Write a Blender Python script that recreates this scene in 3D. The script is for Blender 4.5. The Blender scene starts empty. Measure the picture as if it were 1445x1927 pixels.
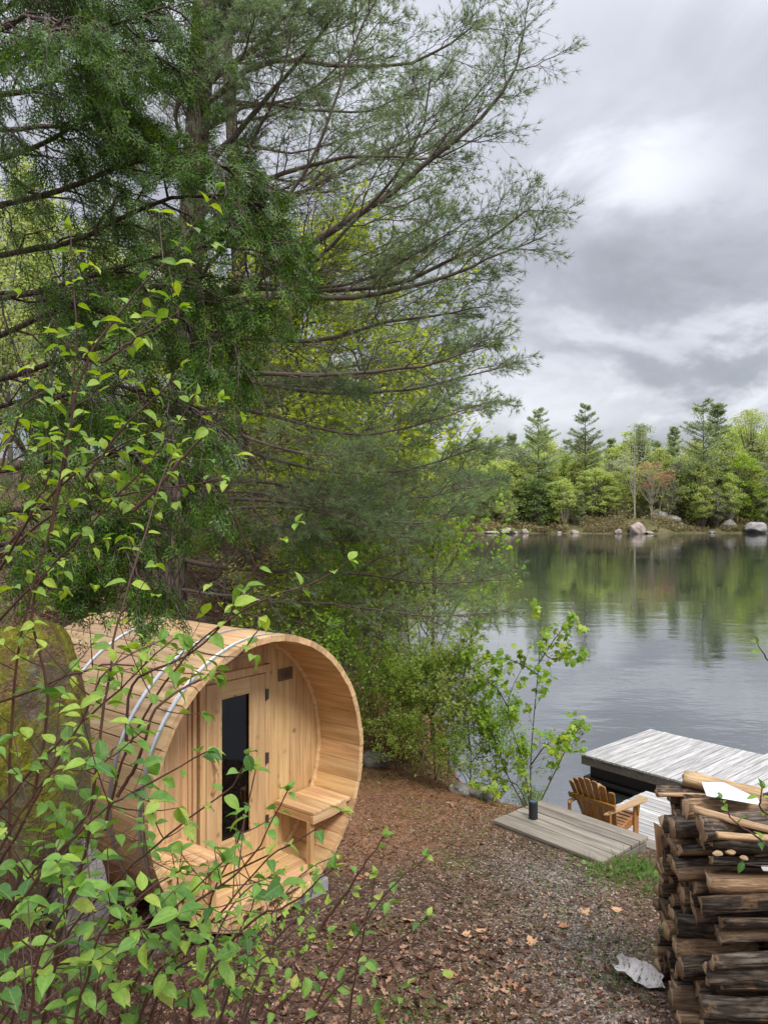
import bpy, bmesh, math, random
import numpy as np
from mathutils import Vector, Matrix
from math import radians, pi, sin, cos, sqrt

# ------------------------------------------------------------------ camera, world, sun
scene = bpy.context.scene
COL = scene.collection
CAMZ = 3.0
F = 1447.0                       # focal length in pixels of the 1445 x 1927 photograph
cam_d = bpy.data.cameras.new('camera'); cam = bpy.data.objects.new('camera', cam_d); COL.objects.link(cam)
cam.location = (0, 0, CAMZ); cam.rotation_euler = (radians(90), 0, 0)
cam_d.sensor_fit = 'VERTICAL'; cam_d.sensor_height = 24.0; cam_d.lens = F/1927*24.0
cam_d.clip_start = 0.05; cam_d.clip_end = 4000
scene.camera = cam

SUN_EL, SUN_AZ = radians(52), radians(150)      # azimuth clockwise from +Y: high, behind and right of the camera
world = bpy.data.worlds.new("World"); scene.world = world; world.use_nodes = True
def build_world():
    nt = world.node_tree; nt.nodes.clear(); L = nt.links.new
    def N(t, **kw):
        n = nt.nodes.new(t)
        for k, v in kw.items(): setattr(n, k, v)
        return n
    out = N('ShaderNodeOutputWorld'); bg = N('ShaderNodeBackground'); bg.inputs['Strength'].default_value = 0.1
    L(bg.outputs[0], out.inputs[0])
    sky = N('ShaderNodeTexSky'); sky.sky_type = 'NISHITA'; sky.sun_disc = False
    sky.sun_elevation = SUN_EL; sky.sun_rotation = SUN_AZ
    tc = N('ShaderNodeTexCoord'); sep = N('ShaderNodeSeparateXYZ'); L(tc.outputs['Generated'], sep.inputs[0])
    def M(op, a, b=None, clamp=False):
        n = N('ShaderNodeMath', operation=op, use_clamp=clamp)
        for i, v in enumerate((a, b)):
            if v is None: continue
            if isinstance(v, (int, float)): n.inputs[i].default_value = v
            else: L(v, n.inputs[i])
        return n.outputs[0]
    zz = M('MAXIMUM', sep.outputs['Z'], 0.0); den = M('ADD', zz, 0.42)
    cx = M('DIVIDE', sep.outputs['X'], den); cy = M('DIVIDE', sep.outputs['Y'], den)
    cmb = N('ShaderNodeCombineXYZ'); L(cx, cmb.inputs[0]); L(cy, cmb.inputs[1]); cmb.inputs[2].default_value = 3.7
    def noise(scale, detail, rough, dist=0.0, off=(0, 0, 0)):
        mp = N('ShaderNodeMapping'); mp.inputs['Location'].default_value = off; L(cmb.outputs[0], mp.inputs[0])
        n = N('ShaderNodeTexNoise'); n.inputs['Scale'].default_value = scale; n.inputs['Detail'].default_value = detail
        n.inputs['Roughness'].default_value = rough; n.inputs['Distortion'].default_value = dist
        L(mp.outputs[0], n.inputs['Vector']); return n.outputs['Fac']
    n1 = noise(1.15, 3, 0.45, 0.6, (0.35, 0.9, 0)); n2 = noise(2.9, 7, 0.55, 0.9, (4, 2, 1))
    f = M('ADD', M('MULTIPLY', n1, 0.66), M('MULTIPLY', n2, 0.34))
    wob = M('MULTIPLY', M('SUBTRACT', n2, 0.5), 0.7); wob2 = M('MULTIPLY', M('SUBTRACT', noise(2.6, 5, 0.6, 0.2, (9, 1, 5)), 0.5), 0.5)
    def blob(dx, dz, rx, rz, amp):       # cloud masses at their bearings, edges broken up by noise
        inv = M('DIVIDE', 1.0, M('MAXIMUM', sep.outputs['Y'], 0.05))
        a = M('DIVIDE', M('SUBTRACT', M('ADD', M('MULTIPLY', sep.outputs['X'], inv), wob), dx), rx)
        b = M('DIVIDE', M('SUBTRACT', M('ADD', M('MULTIPLY', sep.outputs['Z'], inv), M('MULTIPLY', wob2, 0.5)), dz), rz)
        r2 = M('ADD', M('MULTIPLY', a, a), M('MULTIPLY', b, b))
        g = M('MULTIPLY', M('POWER', 2.718, M('MULTIPLY', r2, -1.0)), amp)
        return M('MULTIPLY', g, M('GREATER_THAN', sep.outputs['Y'], 0.05))
    for args in BLOBS: f = M('ADD', f, blob(*args))
    ramp = N('ShaderNodeValToRGB'); L(f, ramp.inputs[0])
    els = ramp.color_ramp.elements
    els[0].position = 0.26; els[0].color = (0.135, 0.141, 0.156, 1)
    els[1].position = 0.78; els[1].color = (0.52, 0.53, 0.56, 1)
    e = els.new(0.46); e.color = (0.232, 0.241, 0.268, 1)
    e = els.new(0.56); e.color = (0.345, 0.354, 0.385, 1)
    # overcast skies brighten towards the zenith
    zen = M('ADD', 1.0, M('MULTIPLY', M('POWER', zz, 1.6), 3.4))
    vm = N('ShaderNodeVectorMath', operation='SCALE'); L(ramp.outputs[0], vm.inputs[0]); L(M('MULTIPLY', zen, 9.3), vm.inputs['Scale'])
    mix = N('ShaderNodeMix', data_type='RGBA'); mix.inputs['Factor'].default_value = 0.93
    L(sky.outputs[0], mix.inputs['A']); L(vm.outputs[0], mix.inputs['B']); L(mix.outputs['Result'], bg.inputs['Color'])
BLOBS = [(0.34, 0.43, 0.13, 0.08, 0.10), (0.45, 0.33, 0.32, 0.05, -0.09), (0.24, 0.30, 0.16, 0.035, -0.06), (0.30, 0.245, 0.16, 0.022, 0.05),
         (0.42, 0.60, 0.24, 0.10, -0.10), (0.05, 0.55, 0.3, 0.2, -0.05), (0.40, 0.20, 0.4, 0.026, -0.09), (0.25, 0.36, 0.12, 0.05, -0.06), (0.18, 0.125, 0.13, 0.022, 0.14), (0.47, 0.145, 0.10, 0.018, 0.20), (0.50, 0.245, 0.10, 0.02, 0.12)]
build_world()
sun_d = bpy.data.lights.new('sun', 'SUN'); sun = bpy.data.objects.new('sun', sun_d); COL.objects.link(sun)
sun_d.energy = 1.5; sun_d.angle = radians(16); sun_d.color = (1.0, 0.96, 0.9)
sd = Vector((sin(SUN_AZ)*cos(SUN_EL), cos(SUN_AZ)*cos(SUN_EL), sin(SUN_EL)))
sun.rotation_euler = sd.to_track_quat('Z', 'Y').to_euler()
vs = scene.view_settings; vs.view_transform = 'Standard'; vs.look = 'None'; vs.gamma = 1.0; vs.use_curve_mapping = False
vs.exposure = 0.85
scene.cycles.max_bounces = 6; scene.cycles.diffuse_bounces = 3; scene.cycles.glossy_bounces = 3
scene.cycles.transmission_bounces = 4; scene.cycles.transparent_max_bounces = 6
scene.cycles.caustics_reflective = False; scene.cycles.caustics_refractive = False

# ------------------------------------------------------------------ helpers
R0 = np.random.RandomState
def at(px, py, d):
    return np.array([(px-722.5)/F*d, d, CAMZ-(py-963.5)/F*d])
def pix(p): return (722.5+F*p[0]/p[1], 963.5-F*(p[2]-CAMZ)/p[1])

def vnoise(x, y, seed=0):
    xi = np.floor(x).astype(np.int64); yi = np.floor(y).astype(np.int64)
    fx = x-xi; fy = y-yi; fx = fx*fx*(3-2*fx); fy = fy*fy*(3-2*fy)
    def h(a, b):
        n = (a*374761393+b*668265263+seed*1442695041) & 0xffffffff
        n = ((n ^ (n >> 13))*1274126177) & 0xffffffff
        return ((n ^ (n >> 16)) & 0xffff)/65535.0
    a = h(xi, yi); b = h(xi+1, yi); c = h(xi, yi+1); d = h(xi+1, yi+1)
    return (a*(1-fx)+b*fx)*(1-fy)+(c*(1-fx)+d*fx)*fy - 0.5
def fbm(x, y, seed=0, o=4):
    s = 0; a = 1.0
    for i in range(o):
        s = s+a*vnoise(x*2**i, y*2**i, seed+i); a *= 0.5
    return s

def mesh_np(name, V, Fc, mats=None, midx=None, smooth=False):
    """V (n,3); Fc: list of (m,k) index arrays"""
    me = bpy.data.meshes.new(name)
    V = np.asarray(V, np.float32)
    if not isinstance(Fc, list): Fc = [Fc]
    Fc = [np.asarray(f, np.int32) for f in Fc if len(f)]
    loops = np.concatenate([f.ravel() for f in Fc]); tot = np.concatenate([np.full(len(f), f.shape[1], np.int32) for f in Fc])
    start = np.concatenate([[0], np.cumsum(tot)[:-1]]).astype(np.int32)
    me.vertices.add(len(V)); me.vertices.foreach_set('co', V.ravel())
    me.loops.add(len(loops)); me.loops.foreach_set('vertex_index', loops)
    me.polygons.add(len(tot)); me.polygons.foreach_set('loop_start', start); me.polygons.foreach_set('loop_total', tot)
    if midx is not None: me.polygons.foreach_set('material_index', np.asarray(midx, np.int32))
    if smooth: me.polygons.foreach_set('use_smooth', np.ones(len(tot), bool))
    me.update(calc_edges=True)
    for m in (mats or []): me.materials.append(m)
    return me

def ob(name, me, parent=None, loc=None, rot=None, mat=None):
    o = bpy.data.objects.new(name, me); COL.objects.link(o)
    if mat is not None and me is not None and not me.materials: me.materials.append(mat)
    if parent is not None: o.parent = parent
    if loc is not None: o.location = Vector([float(v) for v in loc])
    if rot is not None: o.rotation_euler = rot
    return o
def tag(o, label=None, cat=None, group=None, kind=None):
    if label: o['label'] = label
    if cat: o['category'] = cat
    if group: o['group'] = group
    if kind: o['kind'] = kind
    return o
def empty(name, loc=(0, 0, 0), rz=0.0, label=None, cat=None, group=None):
    o = bpy.data.objects.new(name, None); COL.objects.link(o); o.empty_display_size = 0.1
    o.location = Vector([float(v) for v in loc]); o.rotation_euler = (0, 0, rz); return tag(o, label, cat, group)

class MB:
    """collects small solids and builds ONE mesh"""
    def __init__(s): s.v = []; s.f = []; s.m = []
    def box(s, c, d, R=None, mi=0, taper=None):
        n = len(s.v); c = np.array(c, float); hx, hy, hz = [v/2 for v in d]
        for z in (-hz, hz):
            for (x, y) in ((-hx, -hy), (hx, -hy), (hx, hy), (-hx, hy)):
                p = np.array([x, y, z])
                if R is not None: p = np.array(R) @ p
                s.v.append(c+p)
        for q in ((0, 3, 2, 1), (4, 5, 6, 7), (0, 1, 5, 4), (1, 2, 6, 5), (2, 3, 7, 6), (3, 0, 4, 7)):
            s.f.append([n+i for i in q]); s.m.append(mi)
    def prism(s, outline, z0, z1, mi=0):
        """outline of (x,y) extruded in z"""
        n = len(s.v); k = len(outline)
        for z in (z0, z1):
            for (x, y) in outline: s.v.append(np.array([x, y, z]))
        s.f.append([n+i for i in range(k)][::-1]); s.f.append([n+k+i for i in range(k)])
        for i in range(k): s.f.append([n+i, n+(i+1) % k, n+k+(i+1) % k, n+k+i])
        s.m += [mi]*(k+2)
    def cyl(s, a, b, r0, r1=None, k=12, mi=0):
        r1 = r0 if r1 is None else r1
        a = np.array(a, float); b = np.array(b, float); t = b-a; t /= np.linalg.norm(t)
        u = np.cross(t, (0, 0, 1) if abs(t[2]) < .9 else (1, 0, 0)); u /= np.linalg.norm(u); w = np.cross(t, u)
        n = len(s.v)
        for p, r in ((a, r0), (b, r1)):
            for i in range(k):
                an = 2*pi*i/k; s.v.append(p+r*(cos(an)*u+sin(an)*w))
        s.f.append([n+i for i in range(k)][::-1]); s.f.append([n+k+i for i in range(k)])
        for i in range(k): s.f.append([n+i, n+(i+1) % k, n+k+(i+1) % k, n+k+i])
        s.m += [mi]*(k+2)
    def mesh(s, name, mats, bevel=0.0):
        me = bpy.data.meshes.new(name); me.from_pydata([tuple(map(float, p)) for p in s.v], [], s.f)
        for i, m in enumerate(s.m): me.polygons[i].material_index = m
        for m in (mats if isinstance(mats, (list, tuple)) else [mats]): me.materials.append(m)
        bm = bmesh.new(); bm.from_mesh(me); bmesh.ops.recalc_face_normals(bm, faces=bm.faces)
        if bevel > 0:
            bmesh.ops.bevel(bm, geom=list(bm.edges), offset=bevel, segments=1, profile=0.5, affect='EDGES')
        bm.to_mesh(me); bm.free(); me.update(); return me
    def build(s, name, mats, parent=None, bevel=0.0, loc=None, rot=None):
        return ob(name, s.mesh(name, mats, bevel), parent, loc, rot)
def basis(x, z):
    """3x3 with columns x, y, z from direction x and hint z"""
    x = np.array(x, float); x /= np.linalg.norm(x); y = np.cross(z, x); y /= np.linalg.norm(y); z = np.cross(x, y)
    return np.stack([x, y, z], 1)

def unit(a): return a/np.maximum(np.linalg.norm(a, axis=-1, keepdims=True), 1e-9)

def resample(pts, K):
    """smooth polyline through pts, K points (Catmull-Rom)"""
    p = np.array(pts, float); n = len(p)
    q = np.vstack([2*p[0]-p[1], p, 2*p[-1]-p[-2]])
    t = np.linspace(0, n-1-1e-6, K); i = t.astype(int); u = (t-i)[:, None]
    a, b, c, d = q[i], q[i+1], q[i+2], q[i+3]
    return 0.5*((2*b)+(c-a)*u+(2*a-5*b+4*c-d)*u*u+(3*b-a-3*c+d)*u**3)

def curve_tubes(C, r0, r1, k=3, power=1.0):
    """C (N,K,3) -> verts, quads"""
    C = np.asarray(C, float); N, K, _ = C.shape
    T = np.empty_like(C); T[:, 1:-1] = C[:, 2:]-C[:, :-2]; T[:, 0] = C[:, 1]-C[:, 0]; T[:, -1] = C[:, -1]-C[:, -2]
    T = unit(T)
    ref = np.where(np.abs(T[:, :1, 2:]) > 0.9, np.array([1., 0, 0]), np.array([0, 0, 1.]))
    ref = np.broadcast_to(ref, T.shape)
    U = unit(np.cross(T, ref)); W = np.cross(T, U)
    tt = np.linspace(0, 1, K)[None, :]**power
    r0 = np.broadcast_to(np.asarray(r0, float), (N,))[:, None]; r1 = np.broadcast_to(np.asarray(r1, float), (N,))[:, None]
    r = r0*(1-tt)+r1*tt
    an = np.arange(k)*2*pi/k
    V = C[:, :, None]+r[:, :, None, None]*(np.cos(an)[None, None, :, None]*U[:, :, None]+np.sin(an)[None, None, :, None]*W[:, :, None])
    idx = np.arange(N*K*k).reshape(N, K, k)
    a = idx[:, :-1]; b = np.roll(a, -1, 2); c = np.roll(idx[:, 1:], -1, 2); d = idx[:, 1:]
    return V.reshape(-1, 3), np.stack([a, b, c, d], -1).reshape(-1, 4)

def grow(P, rng, m, t0, t1, ang, length, K=5, roll=0.5, droop=0.0, jit=0.04, upb=0.0, falloff=0.6, plane_up=(0, 0, 1)):
    """children of curves P (N,K0,3). returns curves (N*m,K,3), lens, tparent, parent index"""
    N, K0, _ = P.shape
    t = (np.arange(m)[None]+rng.rand(N, m))/m*(t1-t0)+t0
    s = t*(K0-1); i = np.minimum(s.astype(int), K0-2); u = (s-i)[..., None]
    ar = np.arange(N)[:, None]
    A = P[ar, i]; B = P[ar, i+1]; pos = A*(1-u)+B*u; T = unit(B-A)
    up = np.broadcast_to(np.array(plane_up, float), T.shape)
    lat = unit(np.cross(T, up)+1e-6)
    nrm = np.cross(lat, T)
    sg = np.where((np.arange(m)[None]+rng.randint(0, 2, (N, 1))) % 2, 1.0, -1.0)
    ro = rng.randn(N, m)*roll
    side = lat*(sg*np.cos(ro))[..., None]+nrm*np.sin(ro)[..., None]
    a = ang+rng.randn(N, m)*0.15
    D = T*np.cos(a)[..., None]+side*np.sin(a)[..., None]; D[..., 2] += upb; D = unit(D)
    ln = np.broadcast_to(np.asarray(length, float).reshape(-1, 1), (N, m))*(1-falloff*(t-t0)/(t1-t0+1e-9))*(0.6+0.7*rng.rand(N, m))
    k = np.linspace(0, 1, K)[None, None, :, None]
    C = pos[:, :, None]+D[:, :, None]*ln[:, :, None, None]*k
    bend = np.zeros((N, m, 3)); bend[..., 2] = -droop; bend = bend+0.25*T*0.5+rng.randn(N, m, 3)*0.06
    C = C+bend[:, :, None]*ln[:, :, None, None]*k**2
    C = C+np.cumsum(rng.randn(N, m, K, 3), 2)*ln[:, :, None, None]*jit*(k > 0)
    par = np.repeat(np.arange(N), m)
    return C.reshape(N*m, K, 3), ln.reshape(-1), t.reshape(-1), par

def frames(D, rng, nhint=None, spread=1.0):
    """rotation matrices (N,3,3) with column 0 along D, column 2 near nhint"""
    N = len(D); D = unit(D)
    n = rng.randn(N, 3)*spread
    if nhint is not None: n = n+np.asarray(nhint)
    y = unit(np.cross(n, D)); z = np.cross(D, y)
    return np.stack([D, y, z], 2)
def inst(tv, tf, pos, R, sc):
    """instance a template into one array mesh"""
    N = len(pos); n = len(tv)
    sc = np.asarray(sc, float); sc = sc.reshape(N, 1, -1) if sc.ndim else sc
    V = np.einsum('nij,nkj->nki', R, np.asarray(tv)[None]*sc)+pos[:, None]
    Fc = (np.asarray(tf)[None]+(np.arange(N)*n)[:, None, None]).reshape(-1, np.asarray(tf).shape[1])
    return V.reshape(-1, 3), Fc
def join(parts):
    V = []; Fq = []; n = 0
    for v, f in parts:
        V.append(v); Fq.append(np.asarray(f)+n); n += len(v)
    return np.concatenate(V), Fq

# ------------------------------------------------------------------ materials
class NT:
    def __init__(s, name):
        s.m = bpy.data.materials.new(name); s.m.use_nodes = True; s.t = s.m.node_tree; s.t.nodes.clear()
        s.out = s.n('ShaderNodeOutputMaterial')
    def n(s, typ, ins=None, **kw):
        n = s.t.nodes.new(typ)
        for k, v in kw.items(): setattr(n, k, v)
        for k, v in (ins or {}).items():
            i = n.inputs[k]
            if hasattr(v, 'links') or isinstance(v, bpy.types.NodeSocket): s.t.links.new(v, i)
            else: i.default_value = v
        return n
    def math(s, op, a, b=0.0, clamp=False):
        return s.n('ShaderNodeMath', {0: a, 1: b}, operation=op, use_clamp=clamp).outputs[0]
    def coords(s, scale=(1, 1, 1), rnd=0.0, kind='Object', rot=(0, 0, 0)):
        tc = s.n('ShaderNodeTexCoord').outputs[kind]
        if rnd:
            oi = s.n('ShaderNodeObjectInfo').outputs['Random']
            off = s.n('ShaderNodeVectorMath', {0: tc}, operation='ADD')
            cm = s.n('ShaderNodeCombineXYZ', {0: s.math('MULTIPLY', oi, rnd), 1: s.math('MULTIPLY', oi, rnd*1.7), 2: s.math('MULTIPLY', oi, rnd*.6)})
            s.t.links.new(cm.outputs[0], off.inputs[1]); tc = off.outputs[0]
        return s.n('ShaderNodeMapping', {'Vector': tc, 'Scale': scale, 'Rotation': rot}).outputs[0]
    def noise(s, vec, scale, detail=4, rough=0.55, dist=0.0):
        return s.n('ShaderNodeTexNoise', {'Vector': vec, 'Scale': scale, 'Detail': detail, 'Roughness': rough, 'Distortion': dist}).outputs['Fac']
    def voro(s, vec, scale, feature='F1', out='Distance', rnd=1.0):
        return s.n('ShaderNodeTexVoronoi', {'Vector': vec, 'Scale': scale, 'Randomness': rnd}, feature=feature).outputs[out]
    def ramp(s, fac, stops):
        r = s.n('ShaderNodeValToRGB', {'Fac': fac}); e = r.color_ramp.elements
        while len(e) < len(stops): e.new(0.5)
        for i, (p, c) in enumerate(stops):
            e[i].position = p; e[i].color = tuple(c)+(1,) if len(c) == 3 else c
        return r.outputs['Color']
    def mix(s, fac, a, b, blend='MIX'):
        n = s.n('ShaderNodeMix', data_type='RGBA', blend_type=blend)
        for k, v in (('Factor', fac), ('A', a), ('B', b)):
            i = [x for x in n.inputs if x.name == k and (x.type == ('VALUE' if k == 'Factor' else 'RGBA'))][0]
            if isinstance(v, bpy.types.NodeSocket): s.t.links.new(v, i)
            else: i.default_value = v if k == 'Factor' else (tuple(v)+(1,) if len(v) == 3 else v)
        return [o for o in n.outputs if o.type == 'RGBA'][0]
    def bump(s, h, strength=0.3, dist=0.01, normal=None):
        ins = {'Height': h, 'Strength': strength, 'Distance': dist}
        if normal is not None: ins['Normal'] = normal
        return s.n('ShaderNodeBump', ins).outputs[0]
    def hsv(s, col, h=0.5, sat=1.0, v=1.0):
        return s.n('ShaderNodeHueSaturation', {'Color': col, 'Hue': h, 'Saturation': sat, 'Value': v}).outputs[0]
    def rnd(s): return s.n('ShaderNodeObjectInfo').outputs['Random']
    def isl(s): return s.n('ShaderNodeNewGeometry').outputs['Random Per Island']
    def bsdf(s, **ins):
        b = s.n('ShaderNodeBsdfPrincipled', {k.replace('_', ' '): (tuple(v)+(1,) if isinstance(v, tuple) and len(v) == 3 and 'Color' in k else v) for k, v in ins.items()})
        return b.outputs[0]
    def done(s, sh): s.t.links.new(sh, s.out.inputs[0]); return s.m

def wood_mat(name, stops, rnd=5.0, gs=(14, 1.0, 14), var=0.35, knots=0.75, rough=0.55, bs=0.15, streak=0.0):
    """planks whose grain runs along local Y"""
    s = NT(name); v = s.coords(gs, rnd)
    n = s.noise(v, 1.6, 6, 0.6, 0.4); fine = s.noise(s.coords((90, 3, 90), rnd), 2.0, 3, 0.6)
    fac = s.math('ADD', s.math('MULTIPLY', n, 0.8), s.math('MULTIPLY', fine, 0.2))
    c = s.ramp(fac, stops)
    if knots:
        k = s.voro(s.coords((5.5, 2.2, 5.5), rnd*2), 1.0)
        kf = s.ramp(k, [(0.05, (1, 1, 1)), (0.10, (0.4, 0.4, 0.4)), (0.17, (0, 0, 0))])
        c = s.mix(s.math('MULTIPLY', kf, knots), c, tuple(x*0.28 for x in stops[0][1]))
    val = s.math('ADD', 1-var/2, s.math('MULTIPLY', s.rnd(), var))
    hue = s.math('ADD', 0.49, s.math('MULTIPLY', s.n('ShaderNodeTexWhiteNoise', {'W': s.rnd()}, noise_dimensions='1D').outputs['Value'], 0.018))
    c = s.hsv(c, hue, 1.0, val)
    if streak:
        st = s.ramp(s.noise(s.coords((30, 1.2, 30), rnd), 1.2, 5, 0.7), [(0.38, (0, 0, 0)), (0.62, (1, 1, 1))])
        c = s.mix(s.math('MULTIPLY', st, streak), c, (0.13, 0.125, 0.115) if streak > .6 else (0.055, 0.052, 0.045))
    return s.done(s.bsdf(Base_Color=c, Roughness=rough, Normal=s.bump(fac, bs, 0.004)))

def foliage_mat(name, c1, c2, c3=None, trans=0.4, rough=0.5, rnd_obj=0.15, spec=0.3):
    s = NT(name); r = s.isl()
    st = [(0.0, c1), (0.6, c2)] + ([(1.0, c3)] if c3 else [])
    c = s.ramp(r, st)
    c = s.hsv(c, s.math('ADD', 0.49, s.math('MULTIPLY', s.rnd(), 0.02)), 1.0, s.math('ADD', 1-rnd_obj, s.math('MULTIPLY', s.rnd(), 2*rnd_obj)))
    b = s.bsdf(Base_Color=c, Roughness=rough, Specular_IOR_Level=spec)
    tc = s.hsv(c, 0.485, 1.1, 1.25)
    t = s.n('ShaderNodeBsdfTranslucent', {'Color': tc}).outputs[0]
    m = s.n('ShaderNodeMixShader', {0: trans, 1: b, 2: t}).outputs[0]
    return s.done(m)

def simple(name, col, rough=0.6, metal=0.0, bump=0.0, scale=30, var=0.25, spec=0.5):
    s = NT(name); n = s.noise(s.coords((1, 1, 1), 3.0), scale, 5, 0.6)
    c = s.mix(n, tuple(x*(1-var) for x in col), tuple(min(1, x*(1+var)) for x in col))
    kw = dict(Base_Color=c, Roughness=rough, Metallic=metal, Specular_IOR_Level=spec)
    if bump: kw['Normal'] = s.bump(n, bump, 0.01)
    return s.done(s.bsdf(**kw))

def bark_mat(name, dark, light, sc=(9, 9, 1.6), bs=0.9, lichen=None):
    s = NT(name); v = s.coords(sc, 3.0)
    n = s.noise(v, 2.2, 7, 0.65, 0.6); w = s.voro(v, 2.4, 'DISTANCE_TO_EDGE')
    crk = s.ramp(w, [(0.0, (0, 0, 0)), (0.13, (1, 1, 1))])
    h = s.math('ADD', s.math('MULTIPLY', n, 0.6), s.math('MULTIPLY', crk, 0.4))
    c = s.ramp(h, [(0.25, dark), (0.75, light)])
    if lichen: c = s.mix(s.ramp(s.noise(s.coords((3, 3, 3), 1.0), 2.5, 5, 0.7), [(0.52, (0, 0, 0)), (0.62, (.7, .7, .7))]), c, lichen)
    return s.done(s.bsdf(Base_Color=c, Roughness=0.95, Specular_IOR_Level=0.15, Normal=s.bump(h, bs, 0.015)))

M = {}
CED = [(0.30, (0.40, 0.23, 0.115)), (0.44, (0.58, 0.375, 0.20)), (0.56, (0.70, 0.49, 0.285)), (0.72, (0.80, 0.62, 0.40))]
CED = [(p_, (c_[0]*1.0, c_[1]*.95, c_[2]*.84)) for p_, c_ in CED]
M['cedar'] = wood_mat('cedar_boards', CED, var=0.42)
M['cedar_z'] = wood_mat('cedar_upright', CED, gs=(14, 14, 1.0), var=0.22)
M['cedar_x'] = wood_mat('cedar_cross', CED, gs=(1.0, 14, 14), var=0.2)
M['oiled'] = wood_mat('oiled_chair_wood', [(0.3, (0.19, 0.075, 0.014)), (0.6, (0.40, 0.185, 0.035)), (0.8, (0.54, 0.28, 0.07))], var=0.3, knots=0, rough=0.4, gs=(20, 20, 2))
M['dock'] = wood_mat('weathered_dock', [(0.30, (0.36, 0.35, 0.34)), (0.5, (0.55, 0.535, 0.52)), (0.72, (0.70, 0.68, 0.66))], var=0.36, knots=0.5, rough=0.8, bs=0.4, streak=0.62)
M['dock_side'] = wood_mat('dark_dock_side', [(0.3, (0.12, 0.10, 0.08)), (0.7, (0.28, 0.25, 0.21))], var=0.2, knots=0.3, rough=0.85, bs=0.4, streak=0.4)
M['step'] = wood_mat('brown_step_board', [(0.30, (0.16, 0.135, 0.105)), (0.5, (0.29, 0.25, 0.20)), (0.75, (0.44, 0.39, 0.33))], var=0.3, knots=0.5, rough=0.85, bs=0.5, streak=0.35)
M['black'] = simple('black_float', (0.008, 0.008, 0.009), 0.6)
M['steel'] = simple('steel_band', (0.80, 0.82, 0.84), 0.38, 0.85, 0.0, 12, 0.1)
M['iron'] = simple('dark_iron', (0.10, 0.09, 0.08), 0.5, 0.7)
M['brass'] = simple('aged_brass', (0.20, 0.15, 0.10), 0.4, 0.8)
M['concrete'] = simple('grey_concrete', (0.33, 0.33, 0.34), 0.9, 0, 0.4, 40, 0.3)
M['speaker'] = simple('black_mesh_cloth', (0.018, 0.02, 0.022), 0.8, 0, 0.3, 300)
M['paper'] = simple('white_paper', (0.62, 0.64, 0.70), 0.7, 0, 0, 5, 0.03)
M['ink'] = simple('red_ink', (0.5, 0.06, 0.06), 0.7)
M['greyink'] = simple('grey_ink', (0.42, 0.45, 0.52), 0.7)

def glass_mat():
    s = NT('tinted_glass')
    g = s.n('ShaderNodeBsdfGlossy', {'Color': (0.8, 0.82, 0.86, 1), 'Roughness': 0.015}).outputs[0]
    t = s.n('ShaderNodeBsdfTransparent', {'Color': (0.20, 0.16, 0.14, 1)}).outputs[0]
    fr = s.n('ShaderNodeFresnel', {'IOR': 1.5}).outputs[0]
    return s.done(s.n('ShaderNodeMixShader', {0: s.math('ADD', fr, 0.03), 1: t, 2: g}).outputs[0])
M['glass'] = glass_mat()
def end_mat():
    s = NT('firewood_cut_end'); v = s.coords((1, 1, 1), 0.0)
    sep = s.n('ShaderNodeSeparateXYZ', {0: v})
    r = s.n('ShaderNodeCombineXYZ', {1: sep.outputs[1], 2: sep.outputs[2]})
    ln = s.n('ShaderNodeVectorMath', {0: r.outputs[0]}, operation='LENGTH').outputs['Value']
    n = s.noise(s.coords((6, 6, 6), 4.0), 3, 4)
    ring = s.math('SINE', s.math('MULTIPLY', s.math('ADD', ln, s.math('MULTIPLY', n, 0.02)), 520.0))
    f = s.math('ADD', s.math('MULTIPLY', ring, 0.12), s.math('ADD', n, 0.05))
    c = s.ramp(f, [(0.3, (0.20, 0.12, 0.06)), (0.55, (0.42, 0.27, 0.14)), (0.8, (0.58, 0.41, 0.24))])
    c = s.hsv(c, 0.5, 0.9, s.math('ADD', 0.30, s.math('MULTIPLY', s.rnd(), 1.0)))
    return s.done(s.bsdf(Base_Color=c, Roughness=0.9, Normal=s.bump(f, 0.3, 0.004)))
M['end'] = end_mat()
def split_mat():
    s = NT('firewood_split_face'); v = s.coords((2.2, 26, 26), 4.0)
    n = s.noise(v, 2.5, 8, 0.7, 0.5)
    c = s.ramp(n, [(0.3, (0.10, 0.05, 0.025)), (0.48, (0.27, 0.155, 0.075)), (0.6, (0.44, 0.28, 0.15)), (0.75, (0.60, 0.42, 0.25))])
    c = s.hsv(c, 0.5, 0.92, s.math('ADD', 0.35, s.math('MULTIPLY', s.math('POWER', s.rnd(), 1.5), 1.1)))
    return s.done(s.bsdf(Base_Color=c, Roughness=0.85, Normal=s.bump(n, 1.0, 0.02)))
M['split'] = split_mat()
def fbark():
    s = NT('firewood_bark'); v = s.coords((3.5, 13, 13), 6.0)
    n = s.noise(v, 2.6, 8, 0.68, 0.8); w = s.voro(s.coords((2.2, 22, 22), 6.0), 1.8, 'DISTANCE_TO_EDGE')
    h = s.math('ADD', s.math('MULTIPLY', n, 0.65), s.math('MULTIPLY', s.ramp(w, [(0, (0.35, .35, .35)), (0.3, (1, 1, 1))]), 0.35))
    c = s.ramp(h, [(0.3, (0.014, 0.010, 0.008)), (0.55, (0.075, 0.056, 0.042)), (0.8, (0.21, 0.175, 0.14))])
    c = s.mix(s.ramp(s.noise(s.coords((2, 2, 2), 9.0), 3.0, 5, 0.7), [(0.55, (0, 0, 0)), (0.63, (.6, .6, .6))]), c, (0.30, 0.16, 0.07))
    c = s.hsv(c, 0.5, 0.9, s.math('ADD', 0.7, s.math('MULTIPLY', s.rnd(), 0.7)))
    return s.done(s.bsdf(Base_Color=c, Roughness=0.95, Specular_IOR_Level=0.15, Normal=s.bump(h, 1.0, 0.02)))
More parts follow.
